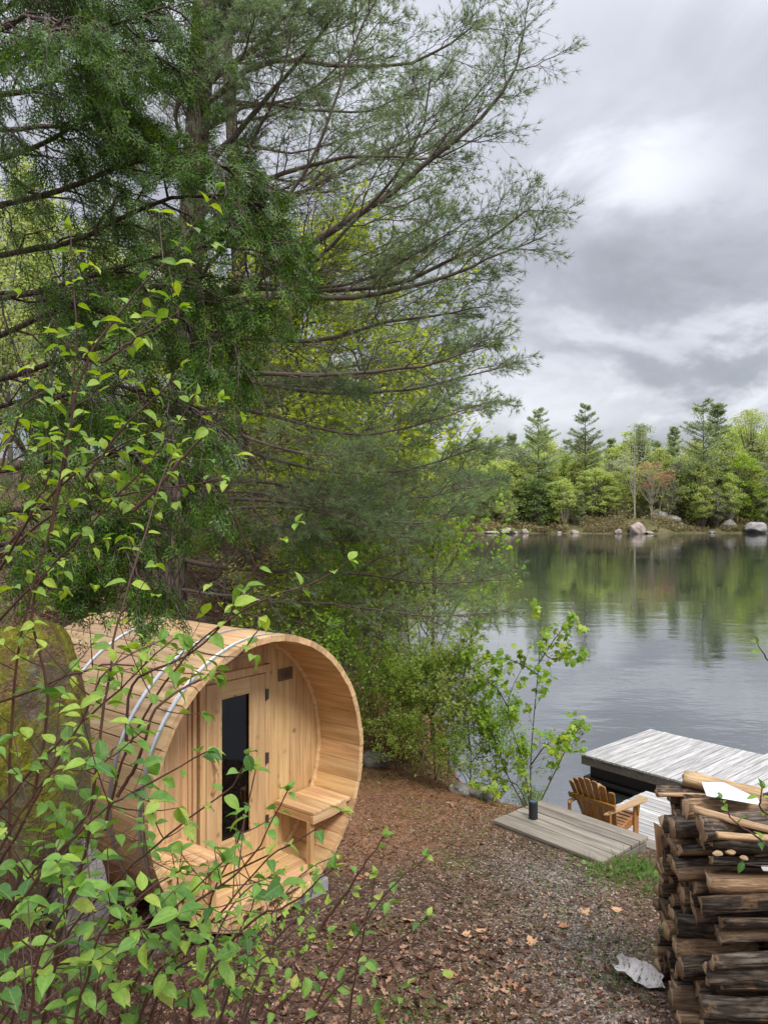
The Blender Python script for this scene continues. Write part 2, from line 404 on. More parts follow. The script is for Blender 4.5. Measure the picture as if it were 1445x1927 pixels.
M['fbark'] = fbark()
M['pine_bark'] = bark_mat('pine_bark', (0.035, 0.026, 0.022), (0.19, 0.15, 0.125))
M['twig'] = simple('pine_twig', (0.150, 0.118, 0.098), 0.9, 0, 0, 20, 0.4, 0.2)
M['cedar_bark'] = bark_mat('cedar_tree_bark', (0.04, 0.03, 0.025), (0.17, 0.13, 0.11), (14, 14, 1))
M['far_bark'] = simple('far_trunk', (0.13, 0.11, 0.095), 0.9, 0, 0, 2, 0.3)
M['pale_bark'] = simple('pale_trunk', (0.42, 0.37, 0.30), 0.9, 0, 0, 2, 0.25)
M['red_stem'] = simple('dogwood_stem', (0.075, 0.030, 0.019), 0.5, 0, 0, 40, 0.5)
M['brown_stem'] = simple('brown_stem', (0.085, 0.055, 0.045), 0.7, 0, 0, 40, 0.4)
M['needle'] = foliage_mat('pine_needles', (0.10, 0.17, 0.08), (0.22, 0.32, 0.14), (0.40, 0.50, 0.24), 0.4, 0.5)
M['needle_y'] = foliage_mat('pine_needles_fresh', (0.070, 0.125, 0.035), (0.17, 0.26, 0.07), (0.38, 0.47, 0.15), 0.35, 0.5)
M['cedar_leaf'] = foliage_mat('cedar_scale_leaves', (0.018, 0.048, 0.004), (0.052, 0.115, 0.008), (0.15, 0.24, 0.022), 0.22, 0.5)
M['maple_y'] = foliage_mat('maple_spring_leaves', (0.28, 0.36, 0.04), (0.44, 0.54, 0.06), (0.58, 0.62, 0.11), 0.55, 0.5)
M['maple_g'] = foliage_mat('maple_green_leaves', (0.17, 0.33, 0.04), (0.29, 0.50, 0.06), (0.44, 0.60, 0.09), 0.55, 0.5)
M['shrub_g'] = foliage_mat('shore_shrub_leaves', (0.26, 0.40, 0.09), (0.44, 0.58, 0.13), (0.62, 0.68, 0.22), 0.6, 0.5)
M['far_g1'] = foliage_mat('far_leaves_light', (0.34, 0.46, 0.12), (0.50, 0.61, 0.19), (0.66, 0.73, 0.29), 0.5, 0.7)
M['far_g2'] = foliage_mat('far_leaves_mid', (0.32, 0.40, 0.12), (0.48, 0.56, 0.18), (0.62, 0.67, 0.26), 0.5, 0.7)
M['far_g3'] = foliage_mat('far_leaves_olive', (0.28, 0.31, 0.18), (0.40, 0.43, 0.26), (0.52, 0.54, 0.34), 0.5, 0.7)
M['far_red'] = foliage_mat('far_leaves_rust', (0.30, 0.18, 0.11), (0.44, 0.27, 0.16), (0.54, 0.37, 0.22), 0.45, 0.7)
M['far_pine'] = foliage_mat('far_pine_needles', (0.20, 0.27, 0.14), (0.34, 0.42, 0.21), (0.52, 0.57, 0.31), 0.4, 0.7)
M['grass'] = foliage_mat('grass_blades', (0.07, 0.14, 0.03), (0.14, 0.25, 0.05), (0.26, 0.34, 0.10), 0.4, 0.5)
M['dead_leaf'] = foliage_mat('dead_leaves', (0.045, 0.025, 0.018), (0.16, 0.085, 0.052), (0.48, 0.30, 0.19), 0.15, 0.8, spec=0.2)
M['chips'] = foliage_mat('wood_chips', (0.030, 0.021, 0.016), (0.13, 0.09, 0.068), (0.48, 0.39, 0.32), 0.0, 0.9, spec=0.15)
M['rust_needle'] = foliage_mat('fallen_needles', (0.14, 0.052, 0.024), (0.30, 0.125, 0.055), (0.44, 0.22, 0.11), 0.1, 0.8, spec=0.15)
def dogwood_mat(name, stops):
    s = NT(name); v = s.coords((1, 1, 1)); sp = s.n('ShaderNodeSeparateXYZ', {0: v})
    ay = s.math('ABSOLUTE', sp.outputs[1])
    ph = s.math('SUBTRACT', s.math('MULTIPLY', sp.outputs[0], 46.0), s.math('MULTIPLY', ay, 62.0))
    vein = s.ramp(s.math('ABSOLUTE', s.math('SINE', ph)), [(0.0, (1, 1, 1)), (0.16, (0, 0, 0))])
    mid = s.ramp(ay, [(0.010, (1, 1, 1)), (0.022, (0, 0, 0))])
    c = s.ramp(s.rnd(), stops)
    bl = s.ramp(s.noise(s.coords((1, 1, 1), 9.0), 5.0, 5, 0.7), [(0.35, (.72, .72, .72)), (0.6, (1, 1, 1))]); c = s.mix(1.0, c, bl, 'MULTIPLY')
    sp_ = s.ramp(s.noise(s.coords((1, 1, 1), 5.0), 9.0, 2, 0.5), [(0.70, (0, 0, 0)), (0.74, (.8, .8, .8))]); c = s.mix(sp_, c, (0.20, 0.13, 0.05))
    c = s.mix(s.math('MULTIPLY', s.math('MAXIMUM', vein, mid), 0.35), c, (0.36, 0.50, 0.17))
    b = s.bsdf(Base_Color=c, Roughness=0.45, Specular_IOR_Level=0.4, Normal=s.bump(s.math('SUBTRACT', 1.0, vein), 0.35, 0.01))
    t = s.n('ShaderNodeBsdfTranslucent', {'Color': s.hsv(c, 0.485, 1.15, 1.2)}).outputs[0]
    return s.done(s.n('ShaderNodeMixShader', {0: 0.4, 1: b, 2: t}).outputs[0])
M['dogwood'] = dogwood_mat('dogwood_leaf', [(0.0, (0.07, 0.18, 0.04)), (0.35, (0.14, 0.31, 0.055)), (0.7, (0.25, 0.44, 0.075)), (0.9, (0.38, 0.55, 0.08)), (1.0, (0.50, 0.55, 0.12))])
M['dogwood_light'] = dogwood_mat('dogwood_young_leaf', [(0.0, (0.15, 0.30, 0.05)), (0.4, (0.28, 0.47, 0.065)), (1.0, (0.48, 0.62, 0.09))])
def rock_mat(name, dark, light, moss=0.0, lich=0.35, sc=1.0):
    s = NT(name); v = s.coords((sc, sc, sc), 3.0)
    n = s.noise(v, 3.0, 8, 0.65, 0.3); c = s.ramp(n, [(0.3, dark), (0.7, light)])
    l = s.ramp(s.noise(v, 7.0, 6, 0.75), [(0.55, (0, 0, 0)), (0.6, (1, 1, 1))])
    c = s.mix(s.math('MULTIPLY', l, lich), c, (0.50, 0.51, 0.46))
    bp = s.bump(n, 0.7, 0.04/sc)
    if moss:
        g = s.n('ShaderNodeNewGeometry'); nz = s.n('ShaderNodeSeparateXYZ', {0: g.outputs['Normal']}).outputs[2]
        mf = s.ramp(s.math('ADD', nz, s.math('MULTIPLY', s.math('SUBTRACT', s.noise(v, 4, 5), 0.5), 2.2)), [(-.0, (.35, .35, .35)), (0.25, (1, 1, 1))])
        mc = s.ramp(s.noise(v, 26, 6, 0.75), [(0.32, (0.08, 0.09, 0.012)), (0.48, (0.24, 0.24, 0.025)), (0.62, (0.42, 0.38, 0.06))])
        lc = s.ramp(s.noise(s.coords((1, 1, 4), 1.0), 30, 6, 0.8), [(0.35, (0.05, 0.03, 0.02)), (0.5, (0.20, 0.12, 0.07)), (0.65, (0.42, 0.29, 0.18))])
        mc = s.mix(s.ramp(s.noise(v, 3.2, 5, 0.7), [(0.52, (0, 0, 0)), (0.60, (1, 1, 1))]), mc, lc)
        c = s.mix(s.math('MULTIPLY', mf, moss), c, mc); bp = s.bump(s.noise(v, 26, 6, 0.75), 1.0, 0.05)
    return s.done(s.bsdf(Base_Color=c, Roughness=0.95, Specular_IOR_Level=0.2, Normal=bp))
M['rock'] = rock_mat('grey_lichen_rock', (0.10, 0.09, 0.085), (0.34, 0.32, 0.30))
M['moss_rock'] = rock_mat('mossy_rock', (0.08, 0.06, 0.05), (0.24, 0.20, 0.17), moss=0.95)
M['pink_rock'] = rock_mat('pink_granite', (0.26, 0.20, 0.17), (0.50, 0.42, 0.37), sc=0.5)
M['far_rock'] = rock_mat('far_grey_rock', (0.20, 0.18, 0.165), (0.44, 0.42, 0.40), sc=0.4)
def birch():
    s = NT('birch_bark'); n = s.noise(s.coords((40, 9, 20), 1), 1.2, 6, 0.75)
    c = s.ramp(n, [(0.38, (0.05, 0.045, 0.04)), (0.44, (0.58, 0.54, 0.51)), (0.7, (0.80, 0.77, 0.75))])
    return s.done(s.bsdf(Base_Color=c, Roughness=0.7))
M['birch'] = birch()

# ------------------------------------------------------------------ terrain
WATER_Z = -1.5
TER = np.array([(-0.75, 2.0), (-0.8, 3.4), (-1.5, 4.3), (-3.2, 5.75), (-3.7, 7.0), (-2.6, 7.7), (-1.3, 8.4), (-0.7, 9.6), (0.0, 10.2),
                (0.9, 9.6), (2.0, 8.9), (3.2, 8.3), (5, 6), (5, 1.5), (2, 1.2)])
def poly_sd(x, y, P):
    d = np.full(x.shape, 1e9); ins = np.zeros(x.shape, bool); n = len(P)
    for i in range(n):
        a = P[i]; b = P[(i+1) % n]; e = b-a; wx = x-a[0]; wy = y-a[1]
        t = np.clip((wx*e[0]+wy*e[1])/(e@e), 0, 1); d = np.minimum(d, np.hypot(wx-e[0]*t, wy-e[1]*t))
        c = ((a[1] > y) != (b[1] > y)) & (x < (b[0]-a[0])*(y-a[1])/((b[1]-a[1]) if b[1] != a[1] else 1e-9)+a[0]); ins ^= c
    return np.where(ins, -d, d)
def sstep(a, b, x): t = np.clip((x-a)/(b-a), 0, 1); return t*t*(3-2*t)
SX = np.array([-60, -5, 3, 7, 8, 8.6, 9.3, 10, 12, 14, 18, 26, 45, 70, 100, 130, 1000.]); SV = np.array([9, 7, 5.6, 4.6, 3.9, 3.1, 2.1, 1.5, 1.15, 1.0, 0.2, -0.9, -1.5, 0.0, 2.5, 6, 6.])
def ground_z(x, y):
    x = np.asarray(x, float); y = np.asarray(y, float)
    d = poly_sd(x, y, TER); do = np.maximum(d, 0)
    zt = 0.04-0.07*(np.clip(y, 2, 11)-5.5)-0.07*np.clip(x, -4, 5)-0.07*np.exp(-((x-1.75)/1.0)**2-((y-8.0)/1.0)**2)
    A = 0.3+0.85*sstep(1.8, -0.8, x)*sstep(1.0, 3.2, y)+0.2*sstep(3.5, 6, y)
    A = A+0.55*sstep(-1.0, -2.0, x)*sstep(5.5, 4.2, y)*sstep(2.2, 3.6, y)
    z = zt*np.exp(-do/3)+A*(1-np.exp(-do/0.85))+0.20*np.minimum(do, 9)+0.09*np.clip(do-9, 0, 30)+0.03*np.clip(do-39, 0, 60)
    z = z+fbm(x*0.5, y*0.5, 3, 3)*(0.10+0.28*sstep(0, 2.5, do))+fbm(x*2.3, y*2.3, 9, 3)*(0.045+0.05*sstep(0, 1, do))
    near = (x > -6) & (x < 7) & (y > 1) & (y < 14)
    z = z+np.where(near, fbm(x*14, y*14, 5, 2)*0.018, 0)
    xs = np.interp(y, SX, SV)+fbm(y*0.25, y*0+1.3, 21, 3)*np.clip((y-10)/6, 0, 1)*1.4+fbm(x*0.8, y*0.8, 22, 2)*0.35
    s = (xs-x)*0.72
    cap = WATER_Z+np.where(s > 0, 1.65*s-0.0*s, 0.7*s)
    k = 0.25; zl = -k*np.log(np.exp(-np.clip(z, -5, 40)/k)+np.exp(-np.clip(cap, -8, 40)/k))
    zl = np.maximum(zl, -6.0)
    # far shore
    yf = 163+fbm(x*0.03, x*0+0.5, 31, 3)*9-4*np.exp(-((x-58)/8)**2)
    sf = y-yf
    zf = WATER_Z+np.where(sf > 0, 0.9*(1-np.exp(-sf/1.6))+0.16*np.minimum(sf, 70)+0.03*np.clip(sf-70, 0, 300), 0.5*sf)+fbm(x*0.09, y*0.09, 41, 4)*np.clip(sf/4, 0, 1)*2.6
    zf = zf+0.0*np.exp(-((x-48)/14)**2)*sstep(2, 14, sf)
    return np.maximum(zl, np.maximum(zf, -6.0))

def hit(px, py, d0=3.0, d1=30.0):
    dd = np.linspace(d0, d1, 1500); P = np.stack([(px-722.5)/F*dd, dd, CAMZ-(py-963.5)/F*dd], 1)
    below = P[:, 2] < ground_z(P[:, 0], P[:, 1]); return P[int(np.argmax(below))] if below.any() else P[-1]
def ground_mat():
    s = NT('forest_floor'); v = s.coords((1, 1, 1)); sp = s.n('ShaderNodeSeparateXYZ', {0: v})
    big = s.noise(v, 0.9, 4, 0.6); mid = s.noise(v, 7, 6, 0.7); fine = s.noise(v, 60, 4, 0.7); vr = s.voro(v, 45, 'F1', 'Color'); vg = s.n('ShaderNodeSeparateColor', {0: vr}).outputs[0]
    f = s.math('ADD', s.math('MULTIPLY', mid, 0.45), s.math('ADD', s.math('MULTIPLY', fine, 0.30), s.math('MULTIPLY', vg, 0.25)))
    brown = s.ramp(f, [(0.3, (0.028, 0.018, 0.013)), (0.5, (0.105, 0.066, 0.046)), (0.7, (0.26, 0.18, 0.13))])
    rust = s.ramp(f, [(0.3, (0.10, 0.048, 0.028)), (0.5, (0.27, 0.14, 0.078)), (0.7, (0.42, 0.25, 0.15))])
    gravel = s.ramp(f, [(0.3, (0.06, 0.05, 0.045)), (0.5, (0.17, 0.145, 0.13)), (0.7, (0.40, 0.36, 0.33))])
    moss = s.ramp(f, [(0.35, (0.04, 0.06, 0.012)), (0.6, (0.12, 0.16, 0.03)), (0.75, (0.2, 0.22, 0.06))])
    # rust needles towards the shore edge, grey grit along the worn track
    yy = sp.outputs[1]; xx = sp.outputs[0]
    rz = s.n('ShaderNodeMapRange', {0: s.math('ADD', s.math('SUBTRACT', yy, s.math('MULTIPLY', xx, 0.9)), s.math('MULTIPLY', big, 2.4)), 1: 7.3, 2: 8.6}).outputs[0]
    up = s.n('ShaderNodeMapRange', {0: sp.outputs[2], 1: 1.0, 2: 0.4}).outputs[0]
    c = s.mix(s.math('MULTIPLY', s.math('MULTIPLY', rz, up), 0.8), brown, rust)
    gx = s.math('SUBTRACT', xx, s.math('ADD', s.math('MULTIPLY', s.math('SUBTRACT', yy, 4.0), 0.05), 1.25))
    gm = s.n('ShaderNodeMapRange', {0: s.math('ADD', s.math('ABSOLUTE', gx), s.math('MULTIPLY', big, 0.9)), 1: 1.05, 2: 0.5}).outputs[0]
    gy = s.n('ShaderNodeMapRange', {0: yy, 1: 7.4, 2: 6.8}).outputs[0]
    c = s.mix(s.math('MULTIPLY', s.math('MULTIPLY', gm, gy), 0.75), c, gravel)
    mm = s.ramp(s.noise(v, 1.7, 5, 0.7), [(0.55, (0, 0, 0)), (0.68, (1, 1, 1))])
    c = s.mix(s.math('MULTIPLY', mm, 0.55), c, moss)
    far = s.n('ShaderNodeMapRange', {0: yy, 1: 60.0, 2: 100.0}).outputs[0]
    fv = s.noise(v, 0.35, 6, 0.7)
    farc = s.ramp(fv, [(0.35, (0.07, 0.085, 0.03)), (0.5, (0.13, 0.12, 0.055)), (0.65, (0.20, 0.155, 0.09))])
    c = s.mix(far, c, farc)
    h = s.math('ADD', s.math('MULTIPLY', f, 0.8), s.math('MULTIPLY', vg, 0.3))
    return s.done(s.bsdf(Base_Color=c, Roughness=1.0, Specular_IOR_Level=0.1, Normal=s.bump(h, 0.8, 0.02)))
M['ground'] = ground_mat()

def axis(dense0, dense1, step, lo, hi, growth=1.09):
    a = list(np.arange(dense0, dense1, step)); s = step
    while a[-1] < hi: s = s*growth; a.append(a[-1]+s)
    s = step; b = []
    c = dense0
    while c > lo: s = s*growth; c -= s; b.append(c)
    return np.array(b[::-1]+a)
gx = axis(-4.6, 4.6, 0.05, -420, 420, 1.06); gy = axis(1.6, 11.5, 0.05, -60, 620, 1.035)
X, Y = np.meshgrid(gx, gy); Z = ground_z(X, Y)
nx, ny = len(gx), len(gy); idx = np.arange(nx*ny).reshape(ny, nx)
quads = np.stack([idx[:-1, :-1], idx[:-1, 1:], idx[1:, 1:], idx[1:, :-1]], -1).reshape(-1, 4)
g = ob('ground', mesh_np('ground', np.stack([X.ravel(), Y.ravel(), Z.ravel()], 1), quads, [M['ground']], smooth=True)); tag(g, kind='structure')

def water_mat():
    s = NT('lake_water'); v = s.coords((1, 1, 1))
    a = s.noise(s.coords((0.55, 1.0, 1)), 1.1, 3, 0.5); b = s.noise(s.coords((1, 1.6, 1), rot=(0, 0, 0.5)), 3.4, 3, 0.5); c = s.noise(s.coords((0.25, 0.6, 1), rot=(0, 0, -0.3)), 0.5, 2, 0.5)
    patch = s.ramp(s.noise(s.coords((0.5, 1, 1), rot=(0, 0, 0.2)), 0.12, 3, 0.5), [(0.35, (0.25, 0.25, 0.25)), (0.65, (1, 1, 1))])
    h = s.math('ADD', s.math('MULTIPLY', a, 0.035), s.math('ADD', s.math('MULTIPLY', b, 0.009), s.math('MULTIPLY', c, 0.06)))
    nrm = s.n('ShaderNodeBump', {'Height': h, 'Strength': s.math('MULTIPLY', patch, WAVE), 'Distance': 1.0}).outputs[0]
    fr = s.n('ShaderNodeFresnel', {'IOR': 1.45, 'Normal': nrm}).outputs[0]
    deep = s.n('ShaderNodeBsdfDiffuse', {'Color': (0.030, 0.036, 0.034, 1)}).outputs[0]
    gl = s.n('ShaderNodeBsdfGlossy', {'Color': (1.0, 1.0, 1.0, 1), 'Roughness': 0.03, 'Normal': nrm}).outputs[0]
    fac = s.math('ADD', s.math('MULTIPLY', fr, 0.42), 0.42, True)
    return s.done(s.n('ShaderNodeMixShader', {0: fac, 1: deep, 2: gl}).outputs[0])
WAVE = 0.42
M['water'] = water_mat()
w = ob('lake_water', mesh_np('lake_water', [(-700, -60, WATER_Z), (900, -60, WATER_Z), (900, 700, WATER_Z), (-700, 700, WATER_Z)], np.array([[0, 1, 2, 3]]), [M['water']]))
tag(w, kind='structure')

# ------------------------------------------------------------------ rocks
def ico(sub):
    bm = bmesh.new(); bmesh.ops.create_icosphere(bm, subdivisions=sub, radius=1)
    V = np.array([v.co[:] for v in bm.verts]); Fc = np.array([[v.index for v in f.verts] for f in bm.faces]); bm.free(); return V, Fc
ICO = {k: ico(k) for k in (2, 3, 4, 5)}
def rock_mesh(seed, sub, mat, size, flat=0.5, rough=0.28):
    V, Fc = ICO[sub]; V = V.copy(); r = R0(seed); o = r.rand(3)*20
    for _ in range(9):      # cut facets
        n = unit(r.randn(3)); c = 0.62+0.3*r.rand(); d = V@n; V = V-np.where(d > c, d-c, 0)[:, None]*n*0.9
    n = fbm(V[:, 0]*1.3+o[0]+V[:, 2], V[:, 1]*1.3+o[1]-V[:, 2]*.7, seed, 5); V = V*(1+rough*n)[:, None]
    return mesh_np('rock', V*np.array(size), Fc, [mat], smooth=sub >= 4)
def rock(name, px, py, d, w, h, mat, label, seed, cat='rock', group=None, sub=3, dep=None, sink=0.2, rz=0.0):
    p = at(px, py, d)
    if d < 20: p[2] = float(ground_z(p[0], p[1]))
    me = rock_mesh(seed, sub, mat, (w/2, (dep or w)/2, h/2))
    o = ob(name, me, loc=(p[0], p[1], p[2]+h/2-h*sink), rot=(0, 0, rz)); return tag(o, label, cat, group)

# ------------------------------------------------------------------ barrel sauna
SC = np.array([-0.7914, 5.4085, 1.126]); PHI = 0.89817
def build_sauna():
    root = empty('barrel_sauna', (SC[0], SC[1], 0.126), PHI, 'pale cedar barrel sauna with steel hoops, glass door and open porch with benches', 'sauna')
    ZC = 1.0; R, TH, LEN, DEP = 1.0, 0.042, 2.05, 0.444; RI = R-TH
    rng = R0(4)
    # staves
    NS = 44; da = 2*pi/NS
    metas = []
    for k in range(4):
        mb = MB(); g_ = 0.0016; nseg = 10
        a0, a1 = -da/2, da/2
        ro, ri = R+rng.uniform(-.001, .001), RI
        ol = [(ri*math.tan(a0)+g_*1.6, ri-.0015), (ri*math.tan(a1)-g_*1.6, ri-.0015), (ri*math.tan(a1)-g_*.3, ri+.002), (ro*math.tan(a1)-g_*2.2, ro-0.002), (ro*math.tan(a1)-g_*4, ro), (ro*math.tan(a0)+g_*4, ro), (ro*math.tan(a0)+g_*2.2, ro-0.002), (ri*math.tan(a0)+g_*.3, ri+.002)]
        me = MB(); n = 0
        for y in (0, LEN):
            for (x, z) in ol: me.v.append(np.array([x, y, z]))
        kk = len(ol)
        me.f = [[i for i in range(kk)], [kk+i for i in range(kk)][::-1]]+[[i, kk+i, kk+(i+1) % kk, (i+1) % kk] for i in range(kk)]
        me.m = [0]*len(me.f); metas.append(me.mesh('stave', M['cedar']))
    for i in range(NS):
        a = i*da+da/2
        o = ob('stave', metas[i % 4], root, (0, float(rng.uniform(-.004, .004)), ZC), (0, a, 0))
    # hoops
    def hoop(L0, w=0.042):
        k = 120; V = []; Fq = []
        for r_ in (R+0.0030, R+0.0062):
            for y in (L0, L0+w):
                for i in range(k):
                    an = 2*pi*i/k; V.append((r_*sin(an), y, ZC+r_*cos(an)))
        def ring(a, b, flip=False):
            for i in range(k):
                q = [a*k+i, a*k+(i+1) % k, b*k+(i+1) % k, b*k+i]; Fq.append(q[::-1] if flip else q)
        ring(2, 3); ring(0, 2, True); ring(1, 3)
        ob('hoop', mesh_np('hoop', V, np.array(Fq), [M['steel']]), root)
    for L0 in (0.06, 0.39, 1.22): hoop(L0)
    # porch back wall: upright boards cut to the circle, with a door opening
    RW = RI-0.004; bw = 0.125; u = -0.94; DX0, DX1, DZ1 = -0.295, 0.375, 0.70  # frame outer limits, z relative to the centre
    def board(u0, u1, zlo, zhi, y0=DEP, t=0.035):
        mb = MB(); us = np.linspace(u0, u1, 5)
        top = [(x, min(zhi, sqrt(max(RW*RW-x*x, 0)))) for x in us]; bot = [(x, max(zlo, -sqrt(max(RW*RW-x*x, 0)))) for x in us]
        if top[2][1]-bot[2][1] < 0.02: return
        ol = bot+top[::-1]; n = len(ol)
        for y in (y0, y0+t):
            for (x, z) in ol: mb.v.append(np.array([x, y, ZC+z]))
        mb.f = [list(range(n)), list(range(n, 2*n))[::-1]]+[[i, n+i, n+(i+1) % n, (i+1) % n] for i in range(n)]; mb.m = [0]*len(mb.f)
        mb.build('wall_board', M['cedar_z'], root)
    edges = list(np.arange(-0.94, DX0, bw))+[DX0]
    for a, b in zip(edges[:-1], edges[1:]):
        if b-a > .02: board(a+0.0015, b-0.0015, -2, 2, DEP+rng.uniform(0, .002))
    edges = [DX1]+list(np.arange(DX1+bw*.9, 0.95, bw))+[0.955]
    for a, b in zip(edges[:-1], edges[1:]):
        if b-a > .02: board(a+0.0015, b-0.0015, -2, 2, DEP+rng.uniform(0, .002))
    for a in np.arange(DX0, DX1-0.02, bw): board(a+0.0015, min(a+bw, DX1)-0.0015, DZ1, 2, DEP+rng.uniform(0, .002))
    # corner cleats beside the staves (the inner rim trim)
    k = 40; V = []; Fq = []
    for (r_, y) in ((RI-0.001, DEP-0.022), (RI-0.03, DEP-0.022), (RI-0.03, DEP-0.001)):
        for i in range(k+1):
            an = radians(20)+radians(130)*i/k; V.append((r_*sin(an), y, ZC+r_*cos(an)))
    for b_ in (0, 1):
        for i in range(k): Fq.append((b_*(k+1)+i, b_*(k+1)+i+1, (b_+1)*(k+1)+i+1, (b_+1)*(k+1)+i))
    ob('rim_trim', mesh_np('rim_trim', V, np.array(Fq), [M['cedar']]), root)
    # door frame
    fr = MB(); fy = DEP-0.012; ft = 0.045
    fr.box(((DX0+DX0+.05)/2, fy, ZC+(-0.72+DZ1)/2), (.05, ft, DZ1+0.72)); fr.box(((DX1+DX1-.05)/2, fy, ZC+(-0.72+DZ1)/2), (.05, ft, DZ1+0.72))
    fr.box(((DX0+DX1)/2, fy-0.002, ZC+DZ1-.03), (DX1-DX0+.002, ft, .06)); fr.box(((DX0+DX1)/2, fy+.01, ZC-0.74), (DX1-DX0, .09, .05))
    fr.build('door_frame', M['cedar_z'], root, 0.003)
    sub = MB(); sub.box((DX0-.035, DEP-.01, ZC-.02), (.03, .022, 1.40)); sub.box((DX0-.075, DEP-.006, ZC-.02), (.02, .014, 1.36)); sub.build('door_casing', M['cedar_z'], root, 0.002)
    # door
    dz0, dz1, dx0, dx1 = -0.70, DZ1-.066, DX0+.054, DX1-.054; gz0, gz1, gx0, gx1 = -0.535, 0.52, -0.112, 0.173
    dr = MB(); y = DEP-.016; t = .04
    dr.box(((dx0+gx0)/2, y, ZC+(dz0+dz1)/2), (gx0-dx0, t, dz1-dz0)); dr.box(((dx1+gx1)/2, y, ZC+(dz0+dz1)/2), (dx1-gx1, t, dz1-dz0))
    door = dr.build('door', M['cedar_z'], root, 0.0025)
    for za, zb_ in ((gz1, dz1), (dz0, gz0)):
        rl = MB(); rl.box(((gx0+gx1)/2, y+.001, ZC+(za+zb_)/2), (gx1-gx0-.001, t, zb_-za)); rl.build('door_rail', M['cedar_x'], door, 0.0025)
    gl = MB(); gl.box(((gx0+gx1)/2, y+.006, ZC+(gz0+gz1)/2), (gx1-gx0, .006, gz1-gz0)); gl.build('pane', M['glass'], door)
    gb = MB()
    for (cx, cz, w_, h_) in ((gx0+.005, (gz0+gz1)/2, .01, gz1-gz0), (gx1-.005, (gz0+gz1)/2, .01, gz1-gz0), ((gx0+gx1)/2, gz0+.005, gx1-gx0-.02, .01), ((gx0+gx1)/2, gz1-.005, gx1-gx0-.02, .01)):
        gb.box((cx, y-.012, ZC+cz), (w_, .012, h_))
    gb.build('glazing_bead', M['cedar_x'], door)
    # wooden D handle
    hp = resample([(-0.195, y-.02, ZC-.14), (-0.195, y-.055, ZC-.11), (-0.185, y-.065, ZC), (-0.195, y-.055, ZC+.10), (-0.195, y-.02, ZC+.13)], 13)
    v, q = curve_tubes(hp[None], .013, .013, 8); ob('handle', mesh_np('handle', v, q, [M['cedar_z']], smooth=True), door)
    for hz in (-0.5, -.02, 0.47):
        hb = MB(); hb.cyl((dx1+.002, y-.028, ZC+hz-.045), (dx1+.002, y-.028, ZC+hz+.045), .006, k=8); hb.box((dx1+.018, y-.0225, ZC+hz), (.03, .004, .08)); hb.build('hinge', M['iron'], door)
    # name plate with its round embossed pattern
    pl = MB(); pl.box((0.562, DEP-.008, ZC+.585), (.155, .012, .095)); plate = pl.build('plate', M['brass'], root, 0.004)
    em = MB()
    for cx in (.528, .594):
        for dz in (-.024, -.008, .008, .024):
            em.box((cx, DEP-.0155, ZC+.585+dz), (.044-abs(dz)*.7, .005, .007))
    em.box((.5615, DEP-.0155, ZC+.585), (.006, .005, .06))
    em.build('emblem', M['iron'], plate)
    # benches
    def bench(sg):
        zt = -0.395; u0, u1 = 0.44, 0.868; ns = 4; w = (u1-u0)/ns
        for i in range(ns):
            uc = u0+w*(i+.5); mb = MB()
            mb.box((0, 0, 0), (w-.006, DEP-.03, .026)); o = mb.build('bench_slat', M['cedar'], root, 0.003, loc=(sg*uc, .012+(DEP-.03)/2+.002*i % .004, ZC+zt))
        mb = MB(); ue = sqrt(RI**2-(zt-.06)**2)-.005
        mb.box((sg*(u0+ue-.02)/2, .032, ZC+zt-.046), (ue-u0-.02, .035, .062)); mb.build('apron', M['cedar_x'], root, 0.003)
        mb = MB(); mb.box((sg*(u0+.022), .05+(DEP-.055)/2, ZC+zt-.047), (.034, DEP-.058, .060)); mb.build('side_rail', M['cedar'], root, 0.003)
        zb = -sqrt(RI**2-(u0+.035)**2)+.0
        mb = MB(); mb.box((sg*(u0+.025), .068, ZC+(zt-.078+zb)/2+.006), (.045, .04, zt-.078-zb)); mb.build('bench_leg', M['cedar_z'], root, 0.003)
    bench(1); bench(-1)
    # floor boards across the porch
    for i in range(4):
        mb = MB(); mb.box((0, 0, 0), (0.99-.01*(i % 2), .098, .024)); mb.build('floor_board', M['cedar_x'], root, 0.003, loc=(0, .055+.106*i, ZC-.80))
    mb = MB(); mb.box((0, .03, ZC-.845), (.8, .035, .06)); mb.box((-.03, .03, ZC-.90), (.05, .035, .08)); mb.build('floor_joist', M['cedar_x'], root, 0.002)
    # inside: benches and stove glimpsed through the glass, back wall
    for sg in (-1, 1):
        for i in range(3):
            mb = MB(); mb.box((0, 0, 0), (.10, 1.4, .026)); mb.build('inner_bench_slat', M['cedar'], root, 0, loc=(sg*(.5+.11*i), 1.22, ZC-.30))
    mb = MB(); mb.box((0.05, 1.75, ZC-.1), (1.0, .05, .07)); mb.build('inner_crossbar', M['cedar_x'], root)
    mb = MB(); mb.box((.05, 1.55, ZC-.55), (.30, .30, .45)); mb.build('stove', M['iron'], root, 0.01)
    k = 44; V = [(0, LEN-.10, ZC)]+[(RW*sin(2*pi*i/k), LEN-.10, ZC+RW*cos(2*pi*i/k)) for i in range(k)]
    ob('rear_wall', mesh_np('rear_wall', V, np.array([[0, 1+i, 1+(i+1) % k] for i in range(k)]), [M['cedar_z']]), root)
